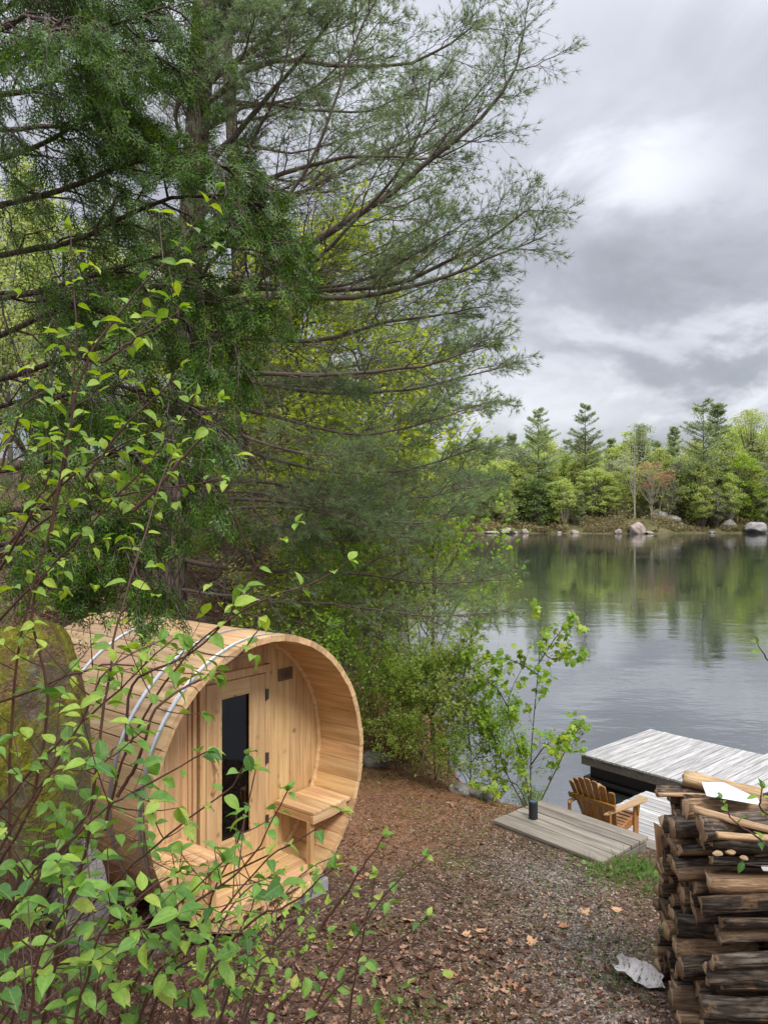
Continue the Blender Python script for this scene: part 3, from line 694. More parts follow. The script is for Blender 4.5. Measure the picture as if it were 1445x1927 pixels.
    # cradles: blocks hollowed to the barrel
    for y0 in (0.22, 1.55):
        mb = MB(); xs = np.linspace(-.62, .62, 15); n = 15
        ol = [(x, -sqrt((R+.003)**2-x*x)) for x in xs]; ol = ol+[(.62, -1.12), (-.62, -1.12)]; n = len(ol)
        for y in (y0, y0+.09):
            for (x, z) in ol: mb.v.append(np.array([x, y, ZC+z]))
        mb.f = [list(range(n)), list(range(n, 2*n))[::-1]]+[[i, n+i, n+(i+1) % n, (i+1) % n] for i in range(n)]; mb.m = [0]*len(mb.f)
        mb.build('cradle', M['dock_side'], root)
    return root
sauna = build_sauna()
def local(u, L, z): 
    r = np.array([cos(PHI), sin(PHI)]); a = np.array([-sin(PHI), cos(PHI)]); p = SC[:2]+r*u+a*L; return np.array([p[0], p[1], z])
# weathered footing beam poking out on the right, another under the near side
for (u_, L_, ln_, lab) in ((0.42, 0.20, 0.62, 'grey weathered beam end under the right front edge of the sauna'), (-0.55, 0.30, 0.7, 'dark timber block under the left front edge of the sauna')):
    p = local(u_, L_, 0); zg = float(ground_z(p[0], p[1])); mb = MB(); mb.box((0, 0, .045), (ln_, .15, .13))
    o = mb.build('footing_beam', M['concrete'] if u_ > 0 else M['dock_side'], None, 0.008, loc=(p[0], p[1], zg-.02), rot=(0, 0, PHI)); tag(o, lab, 'beam')

# ------------------------------------------------------------------ step platform, stairs, docks
E1 = np.array([0.6635, -0.7482]); E2 = np.array([0.7482, 0.6635])
def slab(name, c, lx, ly, t, rz, mat, parent, bev=0.006):
    mb = MB(); mb.box((0, 0, 0), (lx, ly, t)); return mb.build(name, mat, parent, bev, loc=c, rot=(0, 0, rz))
def rot_w(v): return math.atan2(v[1], v[0])
pd = np.array([1.98-1.12, 7.03-8.0]); plen = float(np.linalg.norm(pd)); pdu = pd/plen; pn = np.array([-pdu[1], pdu[0]])
PR = rot_w(pdu)
plat = empty('step_platform', (1.12, 8.0, -0.24), PR-pi/2, 'brown weathered five-board wooden platform at the top of the dock steps', 'platform')
wd = [.235, .145, .145, .15, .165]; off = 0.0; rg = R0(8)
for i, wv in enumerate(wd):
    # local frame: Y along the boards, -X outward to the lake
    slab('deck_board', (-(off+wv/2), plen/2+rg.uniform(-.008, .008), 0.02+rg.uniform(-.002, .002)), wv-.016, plen, .038, 0, M['step'], plat); off += wv
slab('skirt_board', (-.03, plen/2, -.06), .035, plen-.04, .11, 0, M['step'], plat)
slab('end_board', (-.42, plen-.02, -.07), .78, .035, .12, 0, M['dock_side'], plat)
# stairs
org = np.array([1.12, 8.0]); 
for i, (zz, wv, lab) in enumerate(((-0.345, .20, 'upper grey stair tread behind the step platform'), (-0.50, .20, 'second grey stair tread, below the first one'), (-0.68, .22, 'third grey stair tread, next to the lower dock'), (-0.88, .22, 'lowest grey stair tread above the lower dock'))):
    c = org+pdu*(plen/2+.16+.09*i)+pn*(.86+.21*i+.11)
    mb = MB(); mb.box((0, 0, 0), (wv, plen-.02, .04)); mb.box((-.0, plen/2-.06, -.09), (wv+.03, .04, .14))
    o = mb.build('stair_tread', M['step'], None, .005, loc=(c[0], c[1], zz), rot=(0, 0, PR-pi/2)); tag(o, lab, 'stair', 'stair treads from platform to dock')
mb = MB(); mb.box((0, 0, 0), (.95, .09, .62)); c = org+pdu*(plen+.10)+pn*(.95)
tag(mb.build('stair_side_wall', M['dock_side'], None, .01, loc=(c[0], c[1], -.66), rot=(0, 0, PR-pi/2)), 'dark plank retaining wall under the stair treads beside the woodpile', 'retaining wall')

def deck(name, corner, e_len, e_wid, length, width, z, bw, label, cat, seed, fascia=0.13, floats=True, mat='dock', group=None):
    """boards run along e_wid; laid side by side along e_len"""
    rz = rot_w(e_wid)-pi/2; root = empty(name, (corner[0], corner[1], z), rz, label, cat, group); rg = R0(seed)
    sx = 1 if (e_wid[0]*e_len[1]-e_wid[1]*e_len[0]) < 0 else -1    # local +X side
    n = int(round(length/bw)); bwv = length/n
    for i in range(n):
        slab('deck_board', (sx*(i+.5)*bwv, width/2+rg.uniform(-.006, .006), -.019+rg.uniform(-.0025, .0025)), bwv-.014, width, .036, 0, M[mat], root, .004)
    t = .045
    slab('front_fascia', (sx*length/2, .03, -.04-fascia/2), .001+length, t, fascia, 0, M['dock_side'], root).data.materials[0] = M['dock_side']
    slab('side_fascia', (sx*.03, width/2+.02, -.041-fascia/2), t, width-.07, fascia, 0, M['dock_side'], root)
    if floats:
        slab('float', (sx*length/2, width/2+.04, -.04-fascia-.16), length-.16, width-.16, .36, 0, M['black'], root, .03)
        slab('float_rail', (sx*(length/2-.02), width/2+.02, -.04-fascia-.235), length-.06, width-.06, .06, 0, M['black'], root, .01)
    return root
A = np.array([3.255, 12.73]); big = deck('floating_dock', A, E1, E2, 2.06, 2.2, -1.0, .128, 'pale grey weathered floating dock with black floats, further out on the lake', 'dock', 3)
A2 = A+E1*2.08+E2*0.0; deck('floating_dock', A2-E2*.25, E1, E2, 2.8, 2.75, -0.96, .128, 'second pale dock section running out of frame behind the woodpile', 'dock', 5)
A3 = np.array([3.95, 11.60])-E2*3.1; deck('lower_dock', A3, E1, E2, 3.3, 3.1, -1.2, 99, '', 'dock', 6) if False else None
# lower dock: boards run along E1
def lower_dock():
    rz = rot_w(E1)-pi/2; root = empty('lower_dock', (A3[0], A3[1], -1.2), rz, 'low grey plank dock under the wooden chair', 'dock'); rg = R0(6)
    n = 24; bw = 3.1/n
    for i in range(n):
        slab('deck_board', (-(i+.5)*bw, 1.5+rg.uniform(-.01, .01), -.019+rg.uniform(-.002, .002)), bw-.012, 3.0, .036, 0, M['dock'], root, .004)
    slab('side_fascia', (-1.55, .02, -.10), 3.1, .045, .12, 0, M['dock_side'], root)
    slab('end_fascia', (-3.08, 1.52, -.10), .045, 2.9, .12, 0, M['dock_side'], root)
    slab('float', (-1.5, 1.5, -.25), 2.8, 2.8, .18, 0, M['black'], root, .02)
lower_dock()

# speaker
p = at(1003, 1541, 8.03)
sp = MB(); sp.cyl((0, 0, 0), (0, 0, .178), .047, k=24); so = sp.build('speaker', M['speaker'], None, .004, loc=(p[0], p[1], -.200)); tag(so, 'small black cylindrical speaker standing on the wooden platform', 'speaker')
rg_ = MB(); rg_.cyl((0, 0, .1775), (0, 0, .181), .036, k=24); rg_.build('top_dial', simple('speaker_top', (0.05, 0.09, 0.14), .3), so)
rg_ = MB(); rg_.cyl((0, 0, -.002), (0, 0, .006), .0455, k=24); rg_.build('base_ring', M['iron'], so)

# ------------------------------------------------------------------ Adirondack chair (local +X is forward)
def chair():
    hd = radians(42); h = np.array([cos(hd), sin(hd)]); lft = np.array([-sin(hd), cos(hd)])
    ra = np.array([2.84, 9.28]); c = ra+lft*.33
    root = empty('adirondack_chair', (c[0], c[1], -1.198), hd, 'orange-brown slatted wooden lounge chair on the lower dock', 'chair'); m = M['oiled']
    ba = radians(24)                                    # recline of the back
    # back slats: fan of seven, arched top
    bx = np.array([-sin(ba), 0, cos(ba)]); base = np.array([0.10, 0, 0.27])
    for i in range(7):
        j = i-3; hgt = .74-.016*j*j; w0, w1 = .062, .088; x0 = j*.067; x1 = j*.094
        mb = MB(); n = 0; t = .018
        for side in (-t/2, t/2):
            for (yy, s) in ((x0-w0/2, 0), (x0+w0/2, 0), (x1+w1/2-.004, hgt-.012-(.010 if j > 0 else 0)), (x1+w1/4, hgt), (x1-w1/4, hgt), (x1-w1/2+.004, hgt-.012-(.010 if j < 0 else 0))):
                cv = .035*(yy/.3)**2                   # cupped back
                mb.v.append(base+bx*s+np.array([cos(ba), 0, sin(ba)])*(side+cv)+np.array([0, yy, 0]))
        mb.f = [list(range(6))[::-1], list(range(6, 12))]+[[k, (k+1) % 6, 6+(k+1) % 6, 6+k] for k in range(6)]; mb.m = [0]*8
        mb.build('back_slat', m, root, .003)
    for s, wv in ((.42, .66), (.06, .46)):
        mb = MB(); p0 = base+bx*s-np.array([cos(ba), 0, sin(ba)])*.024
        mb.box(p0, (.026, wv, .075), basis((cos(ba), 0, sin(ba)), (-sin(ba), 0, cos(ba)))); mb.build('back_rail', m, root, .004)
    # stringers (rear legs) and seat slats
    for sy in (-1, 1):
        mb = MB(); ol = [(-.42, 0.0), (-.30, 0.0), (.0, .20), (.50, .30), (.52, .40), (.46, .405), (.08, .29), (-.10, .25), (-.40, .06)]
        for yy in (sy*.25-.013, sy*.25+.013):
            for (x, z) in ol: mb.v.append(np.array([x, yy, z]))
        n = len(ol); mb.f = [list(range(n))[::-1], list(range(n, 2*n))]+[[k, (k+1) % n, n+(k+1) % n, n+k] for k in range(n)]; mb.m = [0]*len(mb.f); mb.build('stringer', m, root, .003)
    for i in range(8):
        t = i/7; x = .09+.40*t; z = .302+.105*t-.02*sin(pi*t); mb = MB(); mb.box((x, 0, z), (.046, .54, .02), basis((1, 0, .26), (0, 0, 1))); mb.build('seat_slat', m, root, .003)
    mb = MB(); mb.box((.525, 0, .345), (.022, .54, .11)); mb.build('front_apron', m, root, .003)
    for sy in (-1, 1):
        mb = MB(); mb.box((.46, sy*.28, .27), (.10, .026, .54)); mb.build('front_leg', m, root, .004)
        mb = MB(); mb.box((-.13, sy*.285, .30), (.045, .026, .60), basis((1, 0, .05), (0, 0, 1))); mb.build('rear_post', m, root, .004)
        mb = MB(); ol = [(-.22, .245), (-.18, .29), (.10, .34), (.50, .40), (.58, .375), (.60, .32), (.56, .255), (.30, .255), (.0, .25)]
        mb.prism([(x, sy*y) for x, y in ol], .545, .569)
        for k_ in range(len(mb.v)): mb.v[k_][2] += .02+.03*(mb.v[k_][0]+.22)
        mb.build('armrest', wood_arm, root, .005)
        mb = MB(); mb.prism([(.43, .535), (.50, .535), (.47, .40)], sy*.305-.012, sy*.305+.012)
        for k_ in range(len(mb.v)): v_ = mb.v[k_].copy(); mb.v[k_] = np.array([v_[0], v_[2], v_[1]])
        mb.build('arm_bracket', m, root, .002)
wood_arm = wood_mat('worn_arm_wood', [(0.3, (0.30, 0.17, 0.08)), (0.6, (0.46, 0.30, 0.16)), (0.8, (0.58, 0.42, 0.26))], var=0.2, knots=0, rough=0.6, gs=(2, 20, 20))
chair()

# ------------------------------------------------------------------ firewood
def log_mesh(seed, kind, Ln, r):
    rg = R0(seed); K = 13
    if kind == 'round': an = np.linspace(0, 2*pi, 13)[:-1]; sec = np.stack([np.cos(an), np.sin(an)], 1)*(1+.10*rg.randn(12, 1)*.6); bark = np.ones(12, int)
    elif kind == 'half':
        an = np.linspace(0, pi, 9); sec = np.stack([np.cos(an), np.sin(an)*.95], 1)*(1+.05*rg.randn(9, 1)); ex = np.array([[-.4, -.05], [.3, -.02]]); sec = np.vstack([sec, ex]); bark = np.array([1]*8+[0]*3)
    elif kind == 'quarter':
        an = np.linspace(0, radians(95), 6); sec = np.stack([np.cos(an), np.sin(an)], 1)*1.45*(1+.04*rg.randn(6, 1)); ex = np.array([[.05, .7], [-.02, 0.02], [.7, -.05]]); sec = np.vstack([sec, ex]); bark = np.array([1]*5+[0]*4)
        sec = sec-np.array([.6, .6])
    else:
        sec = np.array([[-.9, -.6], [-.1, -.65], [.9, -.55], [.95, .1], [.8, .6], [0, .62], [-.75, .5], [-.95, 0]])*(1+.10*rg.randn(8, 1)); bark = np.array([0, 0, 0, 0, 1, 1, 0, 0])
    n = len(sec); a = rg.uniform(0, 2*pi); Rm = np.array([[cos(a), -sin(a)], [sin(a), cos(a)]]); sec = sec@Rm.T*r
    V = []; bow = rg.randn(2)*.008
    for k in range(K):
        t = k/(K-1); s = 1+.03*rg.randn(n, 1)+.08*vnoise(np.full((n, 1), t*4.0+seed), np.arange(n)[:, None]*.7, seed)+.03*sin(3*t+seed); c = bow*sin(pi*t)
        yz = sec*s+c; x = (t-.5)*Ln+(rg.randn(n)*.006 if k in (0, K-1) else np.zeros(n)); V.append(np.stack([x, yz[:, 0], yz[:, 1]], 1))
    V = np.concatenate(V); idx = np.arange(K*n).reshape(K, n)
    q = np.stack([idx[:-1], idx[1:], np.roll(idx[1:], -1, 1), np.roll(idx[:-1], -1, 1)], -1).reshape(-1, 4)
    mi = list(np.tile(np.where(bark == 1, 0, 1), K-1))+[2]*(2*n)
    V = np.vstack([V, V[idx[0]].mean(0), V[idx[-1]].mean(0)]); c0, c1 = len(V)-2, len(V)-1
    cap = [(c0, idx[0][i], idx[0][(i+1) % n]) for i in range(n)]+[(c1, idx[-1][(i+1) % n], idx[-1][i]) for i in range(n)]
    return mesh_np('firewood_log', V, [q, np.array(cap)], [M['fbark'], M['split'], M['end']], mi)
LOOK = {'round': 'round dark-barked log', 'half': 'half-round split log', 'quarter': 'wedge-split log', 'block': 'squarish split log'}
ORD = ['first', 'second', 'third', 'fourth', 'fifth', 'sixth', 'seventh', 'eighth', 'ninth', 'tenth', 'eleventh', 'twelfth', 'thirteenth', 'fourteenth', 'fifteenth', 'sixteenth', 'seventeenth', 'eighteenth', 'nineteenth', 'twentieth']
def woodpile():
    rg = R0(77); kinds = ['round', 'half', 'quarter', 'block', 'half', 'quarter', 'block', 'quarter']
    lib = {}
    for k in LOOK: lib[k] = [log_mesh(100+i*7+len(k), k, .50, 0.058) for i in range(4)]
    lib['round'] += [log_mesh(200+i, 'round', .50, .062) for i in range(3)]
    rows = []; z = -0.02
    while z < 1.20:
        h = rg.uniform(.085, .13); rows.append((z+h/2, h)); z += h*.93
    nr = len(rows)
    for ri, (zc, h) in enumerate(rows):         # the face towards the camera: long logs with their bark out
        x_left = 1.745+rg.choice([-.02, .0, .03, .10])+rg.uniform(-.02, .02)+.02*(nr-ri)/nr; kd = ('round', 'half', 'block', 'quarter', 'half')[rg.randint(5)]
        o = ob('firewood_log', lib[kd][rg.randint(len(lib[kd]))], loc=(x_left+.25, 4.285+rg.uniform(-.035, .03), zc), rot=(rg.uniform(0, 2*pi), rg.uniform(-.07, .07), rg.uniform(-.10, .10))); o.scale = (rg.uniform(.9, 1.08), rg.uniform(.95, 1.2), h/.118*rg.uniform(.9, 1.1))
        tag(o, f'{LOOK[kd]} on the camera face of the woodpile, {ORD[nr-1-ri]} from the top', 'firewood', 'split logs stacked in the woodpile')
    y = 4.40; k = 0
    while y < 4.98:                              # behind it, smaller split pieces, each column stacked on its own
        w = rg.uniform(.085, .125); zt = np.interp(y, [4.4, 4.66, 4.76, 4.88, 5.0], [1.27, 1.24, 1.06, .90, .78]); z = 0.0-.02; n = 0; col = []
        while z < zt:
            h = rg.uniform(.06, .115); col.append((z+h/2, h)); z += h*.95
        for n, (zc, h) in enumerate(col):
            kd = ('block', 'quarter', 'block', 'half', 'quarter', 'block', 'round')[rg.randint(7)]; xl = 1.74+rg.uniform(-.075, .075)+.10*(y-4.4)
            o = ob('firewood_log', lib[kd][rg.randint(4)], loc=(xl+.25, y+w/2+rg.uniform(-.01, .01), zc), rot=(rg.uniform(0, 2*pi), rg.uniform(-.06, .06), rg.uniform(-.10, .10))); o.scale = (rg.uniform(.9, 1.05), w/.118*1.12, h/.118*1.22)
            tag(o, f'{LOOK[kd]}, {ORD[min(len(col)-1-n, 19)]} down in the {ORD[k]} column behind the woodpile face', 'firewood', 'split logs stacked in the woodpile')
        y += w; k += 1
    for ri, (zc, h) in enumerate(rows):
        x_left = 1.75
        # next stack of the row to the right, only the front logs show
        y = 4.24
        for k in range(3):
            w = h*rg.uniform(.95, 1.2); kd = kinds[rg.randint(len(kinds))]
            if zc < 1.2:
                o = ob('firewood_log', lib[kd][rg.randint(3)], loc=(x_left+.79, y+w/2, zc), rot=(rg.uniform(0, 6), rg.uniform(-.05, .05), rg.uniform(-.05, .05))); o.scale = (1, w/.118, h/.118*1.1)
                tag(o, f'{LOOK[kd]} in the stack to the right, {ORD[nr-1-ri]} layer down, {ORD[k]} back', 'firewood', 'split logs stacked in the woodpile')
            y += w
    # loose logs on the top, from the photograph
    tops = [('block', 1.86, 4.62, 1.305, .05, .08, .8, 'pale split log lying at the back on top of the woodpile'),
            ('quarter', 2.02, 4.60, 1.345, -.15, .2, 1.1, 'thick orange wedge log standing proud on top of the woodpile'),
            ('block', 2.25, 4.58, 1.285, .3, -.1, .9, 'short tan split log at the top right behind the paper'),
            ('half', 1.83, 4.36, 1.285, -.05, .05, 1.1, 'dark half log at the top left corner of the woodpile'),
            ('block', 1.95, 4.24, 1.295, -.45, .12, .75, 'brown wedge lying askew in front of the white paper'),
            ('block', 2.02, 4.14, 1.245, -.08, .02, .7, 'long pale split log along the front top edge of the woodpile')]
    for i, (kd, x, y, z, rz, ry, s, lab) in enumerate(tops):
        me = log_mesh(300+i, kd, .5, .058)
        if i != 3: me.materials[1] = M['fresh_x']; me.materials[2] = M['fresh_x']; o = ob('firewood_log', me, loc=(x, y, z), rot=(rg.uniform(-.3, .3), ry, rz)); o.scale = (.9, s*.85, s*.72); tag(o, lab, 'firewood', 'split logs stacked in the woodpile')
    # tall splinter leaning at the far left corner
    mb = MB(); mb.v = [np.array(v, float) for v in ((-.04, 0, -.15), (.055, 0, -.16), (.06, .01, .05), (-.06, .0, .15), (-.03, .04, -.15), (.05, .045, -.16), (.055, .04, .045), (-.058, .010, .145))]
    mb.f = [[0, 1, 2, 3], [7, 6, 5, 4], [0, 4, 5, 1], [1, 5, 6, 2], [2, 6, 7, 3], [3, 7, 4, 0]]; mb.m = [0]*6
    mb2 = mb.build('wood_splinter', M['fresh'], None, .002, loc=(1.745, 4.80, .93), rot=(0.1, -.08, .1)); tag(mb2, 'pale pointed wood splinter leaning up at the left of the woodpile', 'wood splinter')
    # sheet of paper
    a = at(1307, 1470, 4.45); b = at(1402, 1497, 4.28); 
    mb = MB(); mb.v = [np.array(v) for v in ((-.145, -.045, .0), (.145, -.06, .006), (.15, .0, .004), (-.02, .085, .012), (-.15, .06, .01))]
    mb.f = [[0, 1, 2, 3, 4]]; mb.m = [0]
    top = [v+np.array([0, 0, .0012]) for v in mb.v]; n = 5; mb.v += top; mb.f = [[4, 3, 2, 1, 0], [5, 6, 7, 8, 9]]+[[i, (i+1) % 5, 5+(i+1) % 5, 5+i] for i in range(5)]; mb.m = [0]*7
    pp = mb.build('paper_sheet', M['paper'], None, 0, loc=(1.99, 4.42, 1.375), rot=(radians(20), radians(7), radians(-6))); tag(pp, 'folded white sheet of printed paper on top of the woodpile', 'paper')
    mb = MB()
    for i in range(5): mb.box((-.03+.004*i, .045-.018*i, .0112-.0022*i), (.17-.012*i, .003, .0006), basis((1, -.03, 0), (0, -.10, 1)))
    mb.build('text_line', M['greyink'], pp)
    mb = MB(); mb.box((-.125, .025, .0078), (.006, .014, .0008)); mb.box((-.115, -.012, .004), (.006, .012, .0008)); mb.build('red_mark', M['ink'], pp)
    # fungus tufts on a log
    for i, (px, py) in enumerate(((1350, 1606), (1398, 1614), (1374, 1604))):
        p = at(px, py, 4.16); me = rock_mesh(400+i, 3, M['fungus'], (.028, .018, .014)); o = ob('bracket_fungus', me, loc=p); tag(o, ('left', 'right', 'middle')[i]+'most pale tan shelf fungus on a log of the woodpile' if i != 2 else 'small tan shelf fungus between the two others on the log', 'fungus', 'shelf fungi on the woodpile')
M['fungus'] = simple('fungus', (0.48, 0.34, 0.19), .9, 0, .8, 60, .3)
M['fresh'] = wood_mat('fresh_split_wood', [(0.35, (0.32, 0.15, 0.08)), (0.5, (0.58, 0.34, 0.20)), (0.7, (0.72, 0.48, 0.32))], gs=(30, 30, 4), knots=0, rough=.8, bs=.6)
M['fresh_x'] = wood_mat('pale_split_log', [(0.32, (0.20, 0.10, 0.05)), (0.45, (0.38, 0.23, 0.12)), (0.58, (0.56, 0.37, 0.21)), (0.72, (0.68, 0.49, 0.31))], gs=(3, 30, 30), knots=0, rough=.8, bs=1.0, var=.45)
woodpile()
# birch bark piece on the ground
def bark_piece():
    p = at(1205, 1755, 4.95); z = float(ground_z(p[0], p[1])); rg = R0(2)
    nu, nv = 26, 12; V = []
    for i in range(nu):
        for j in range(nv):
            u = i/(nu-1); v = j/(nv-1)-.5; wd = .17*max(sin(pi*(.08+.84*u)), 0)**.6*(1+.5*float(vnoise(np.array(u*7.), np.array(3.+(v > 0)), 5))); x = (u-.5)*.30+.05*float(vnoise(np.array(v*6.), np.array(.5+(u > .5)), 8))*(abs(u-.5)*2)**3
            y = v*wd; V.append((x, y, .012+.07*(v*1.5)**2+.025*sin(3.5*u+1)+.03*float(fbm(np.array(u*4), np.array(v*3), 4, 2))))
    idx = np.arange(nu*nv).reshape(nu, nv); q = np.stack([idx[:-1, :-1], idx[1:, :-1], idx[1:, 1:], idx[:-1, 1:]], -1).reshape(-1, 4)
    V = np.array(V); V2 = V+np.array([0, 0, -.004]); n = len(V)
    me = mesh_np('birch_bark', np.vstack([V, V2]), [q, q[:, ::-1]+n], [M['birch']], smooth=True)
    o = ob('birch_bark', me, loc=(p[0], p[1], z+.03), rot=(radians(24), radians(-4), radians(-48))); tag(o, 'white curled piece of birch bark lying left of the woodpile', 'bark')
bark_piece()
exec_veg = True
# ------------------------------------------------------------------ far shore: trees, rocks, brush
QUAD = np.array([[-.5, -.5, 0], [.5, -.5, 0], [.5, .5, 0], [-.5, .5, 0]]); QF = np.array([[0, 1, 2, 3]])
TRI = np.array([[0, -.5, 0], [1, 0, 0.0], [0, .5, 0]]); TF = np.array([[0, 1, 2]])
LEAF4 = np.array([[0, 0, 0], [.45, -.30, .05], [1, 0, -.12], [.45, .30, .05]]); L4F = np.array([[0, 1, 2, 3]])

def far_pine(seed, h, width=0.20, bare=0.12, nb=95, dens=120, top_round=False, leafsz=.42):
    r = R0(seed); zf = np.sort(bare+(1-bare)*r.rand(nb)**0.9); zf = np.round(zf*h/1.3)*1.3/h+r.randn(nb)*.014; zf = np.clip(zf, bare*.8, .985)
    prof = (np.sin(np.pi*np.clip(zf*0.9+.12, 0, 1))**.8*.9 if top_round else np.clip(1.03-zf, 0, 1)**0.62*(0.6+0.4*np.clip((zf-bare)/.3, 0, 1)))
    Ln = h*width*prof*(0.35+0.95*r.rand(nb))+.35
    az = r.rand(nb)*2*pi; rise = 0.10+0.35*zf+r.randn(nb)*.08
    D = unit(np.stack([np.cos(az), np.sin(az), rise], 1)); base = np.stack([r.randn(nb)*.05, r.randn(nb)*.05, zf*h], 1)
    k = np.linspace(0, 1, 4)[None, :, None]; C = base[:, None]+D[:, None]*Ln[:, None, None]*k; C[:, :, 2] += (Ln[:, None]*.10)*(np.linspace(0, 1, 4)[None]**2)
    bv = curve_tubes(C, .05+.012*Ln, .02, 3)
    tk = np.array([[0, 0, -1.0], [.1, .05, h*.3], [.05, -.1, h*.65], [0, 0, h*.99]]); tv = curve_tubes(resample(tk, 8)[None], h*.0125, .04, 7)
    tn = r.rand(nb, dens)**.7*.82+.2; tn = np.minimum(tn, 1.03)
    P = base[:, None]+D[:, None]*(Ln[:, None]*tn)[..., None]
    lat = np.stack([-np.sin(az), np.cos(az), az*0], 1)
    P = P+lat[:, None]*(r.randn(nb, dens)*(Ln[:, None]*.20*(1.15-tn)+.30))[..., None]; P[..., 2] += Ln[:, None]*.10*tn**2+r.randn(nb, dens)*.09+.05
    P = P.reshape(-1, 3); Dd = unit(np.repeat(D, dens, 0)+r.randn(len(P), 3)*.5)
    Rm = frames(Dd, r, (0, 0, 1.4), .6); sc = np.stack([leafsz*(.7+.8*r.rand(len(P))), leafsz*.42*(.6+.8*r.rand(len(P))), np.ones(len(P))], 1)
    fv = inst(TRI, TF, P, Rm, sc)
    tvV, tF = join([tv, bv]); return mesh_np('crown', fv[0], fv[1]), mesh_np('trunk', tvV, tF)

def far_leafy(seed, h, cw=.30, base=.28, nclump=46, per=120, sz=.36, lean=0.0, trunk_r=.010):
    r = R0(seed); n = nclump
    th = r.rand(n)*2*pi; zz = r.rand(n); rad = np.sqrt(r.rand(n))*np.sin(pi*np.clip(zz*.86+.12, 0, 1))**.6
    Cc = np.stack([np.cos(th)*rad*h*cw+lean*h*zz, np.sin(th)*rad*h*cw, h*(base+(1-base)*zz)], 1)
    R_ = h*(.040+.055*r.rand(n))*(46/max(n, 46))**.25
    P = Cc[:, None]+unit(r.randn(n, per, 3))*(R_[:, None]*r.rand(n, per)**.7*1.35)[..., None]*np.array([1.25, 1.25, .55]); P[..., 2] -= (np.linalg.norm((P-Cc[:, None])[..., :2], axis=-1))**2*.12
    P = P.reshape(-1, 3); Rm = frames(r.randn(len(P), 3)*np.array([1, 1, .5]), r, (0, 0, 1.0), .8); s = sz*(.6+.9*r.rand(len(P)))
    fv = inst(LEAF4, L4F, P, Rm, np.stack([s, s, s], 1))
    tk = resample([(0, 0, -1), (r.randn()*.1+lean*h*.1, r.randn()*.1, h*.3), (lean*h*.45, 0, h*.6), (lean*h*.9, 0, h*.93)], 8); parts = [curve_tubes(tk[None], h*trunk_r, .03, 6)]
    S = tk[np.clip((Cc[:, 2]/h*7-2).astype(int), 1, 6)]; mid = (S+Cc)/2+np.array([0, 0, -.2])
    parts.append(curve_tubes(np.stack([S, mid, Cc], 1), .045+.002*h, .02, 3)); tv, tf = join(parts)
    return mesh_np('crown', *fv), mesh_np('trunk', tv, tf)

def place_tree(name, meshes, loc, rz, sc, mats, label, cat='tree', group=None):
    root = empty(name, loc, rz, label, cat, group); root.scale = sc if isinstance(sc, tuple) else (sc,)*3
    for nm, me, m in (('crown', meshes[0], mats[0]), ('trunk', meshes[1], mats[1])):
        o = ob(nm, me, root)
        if not me.materials: me.materials.append(m)
        o.material_slots[0].link = 'OBJECT'; o.material_slots[0].material = m
    return root

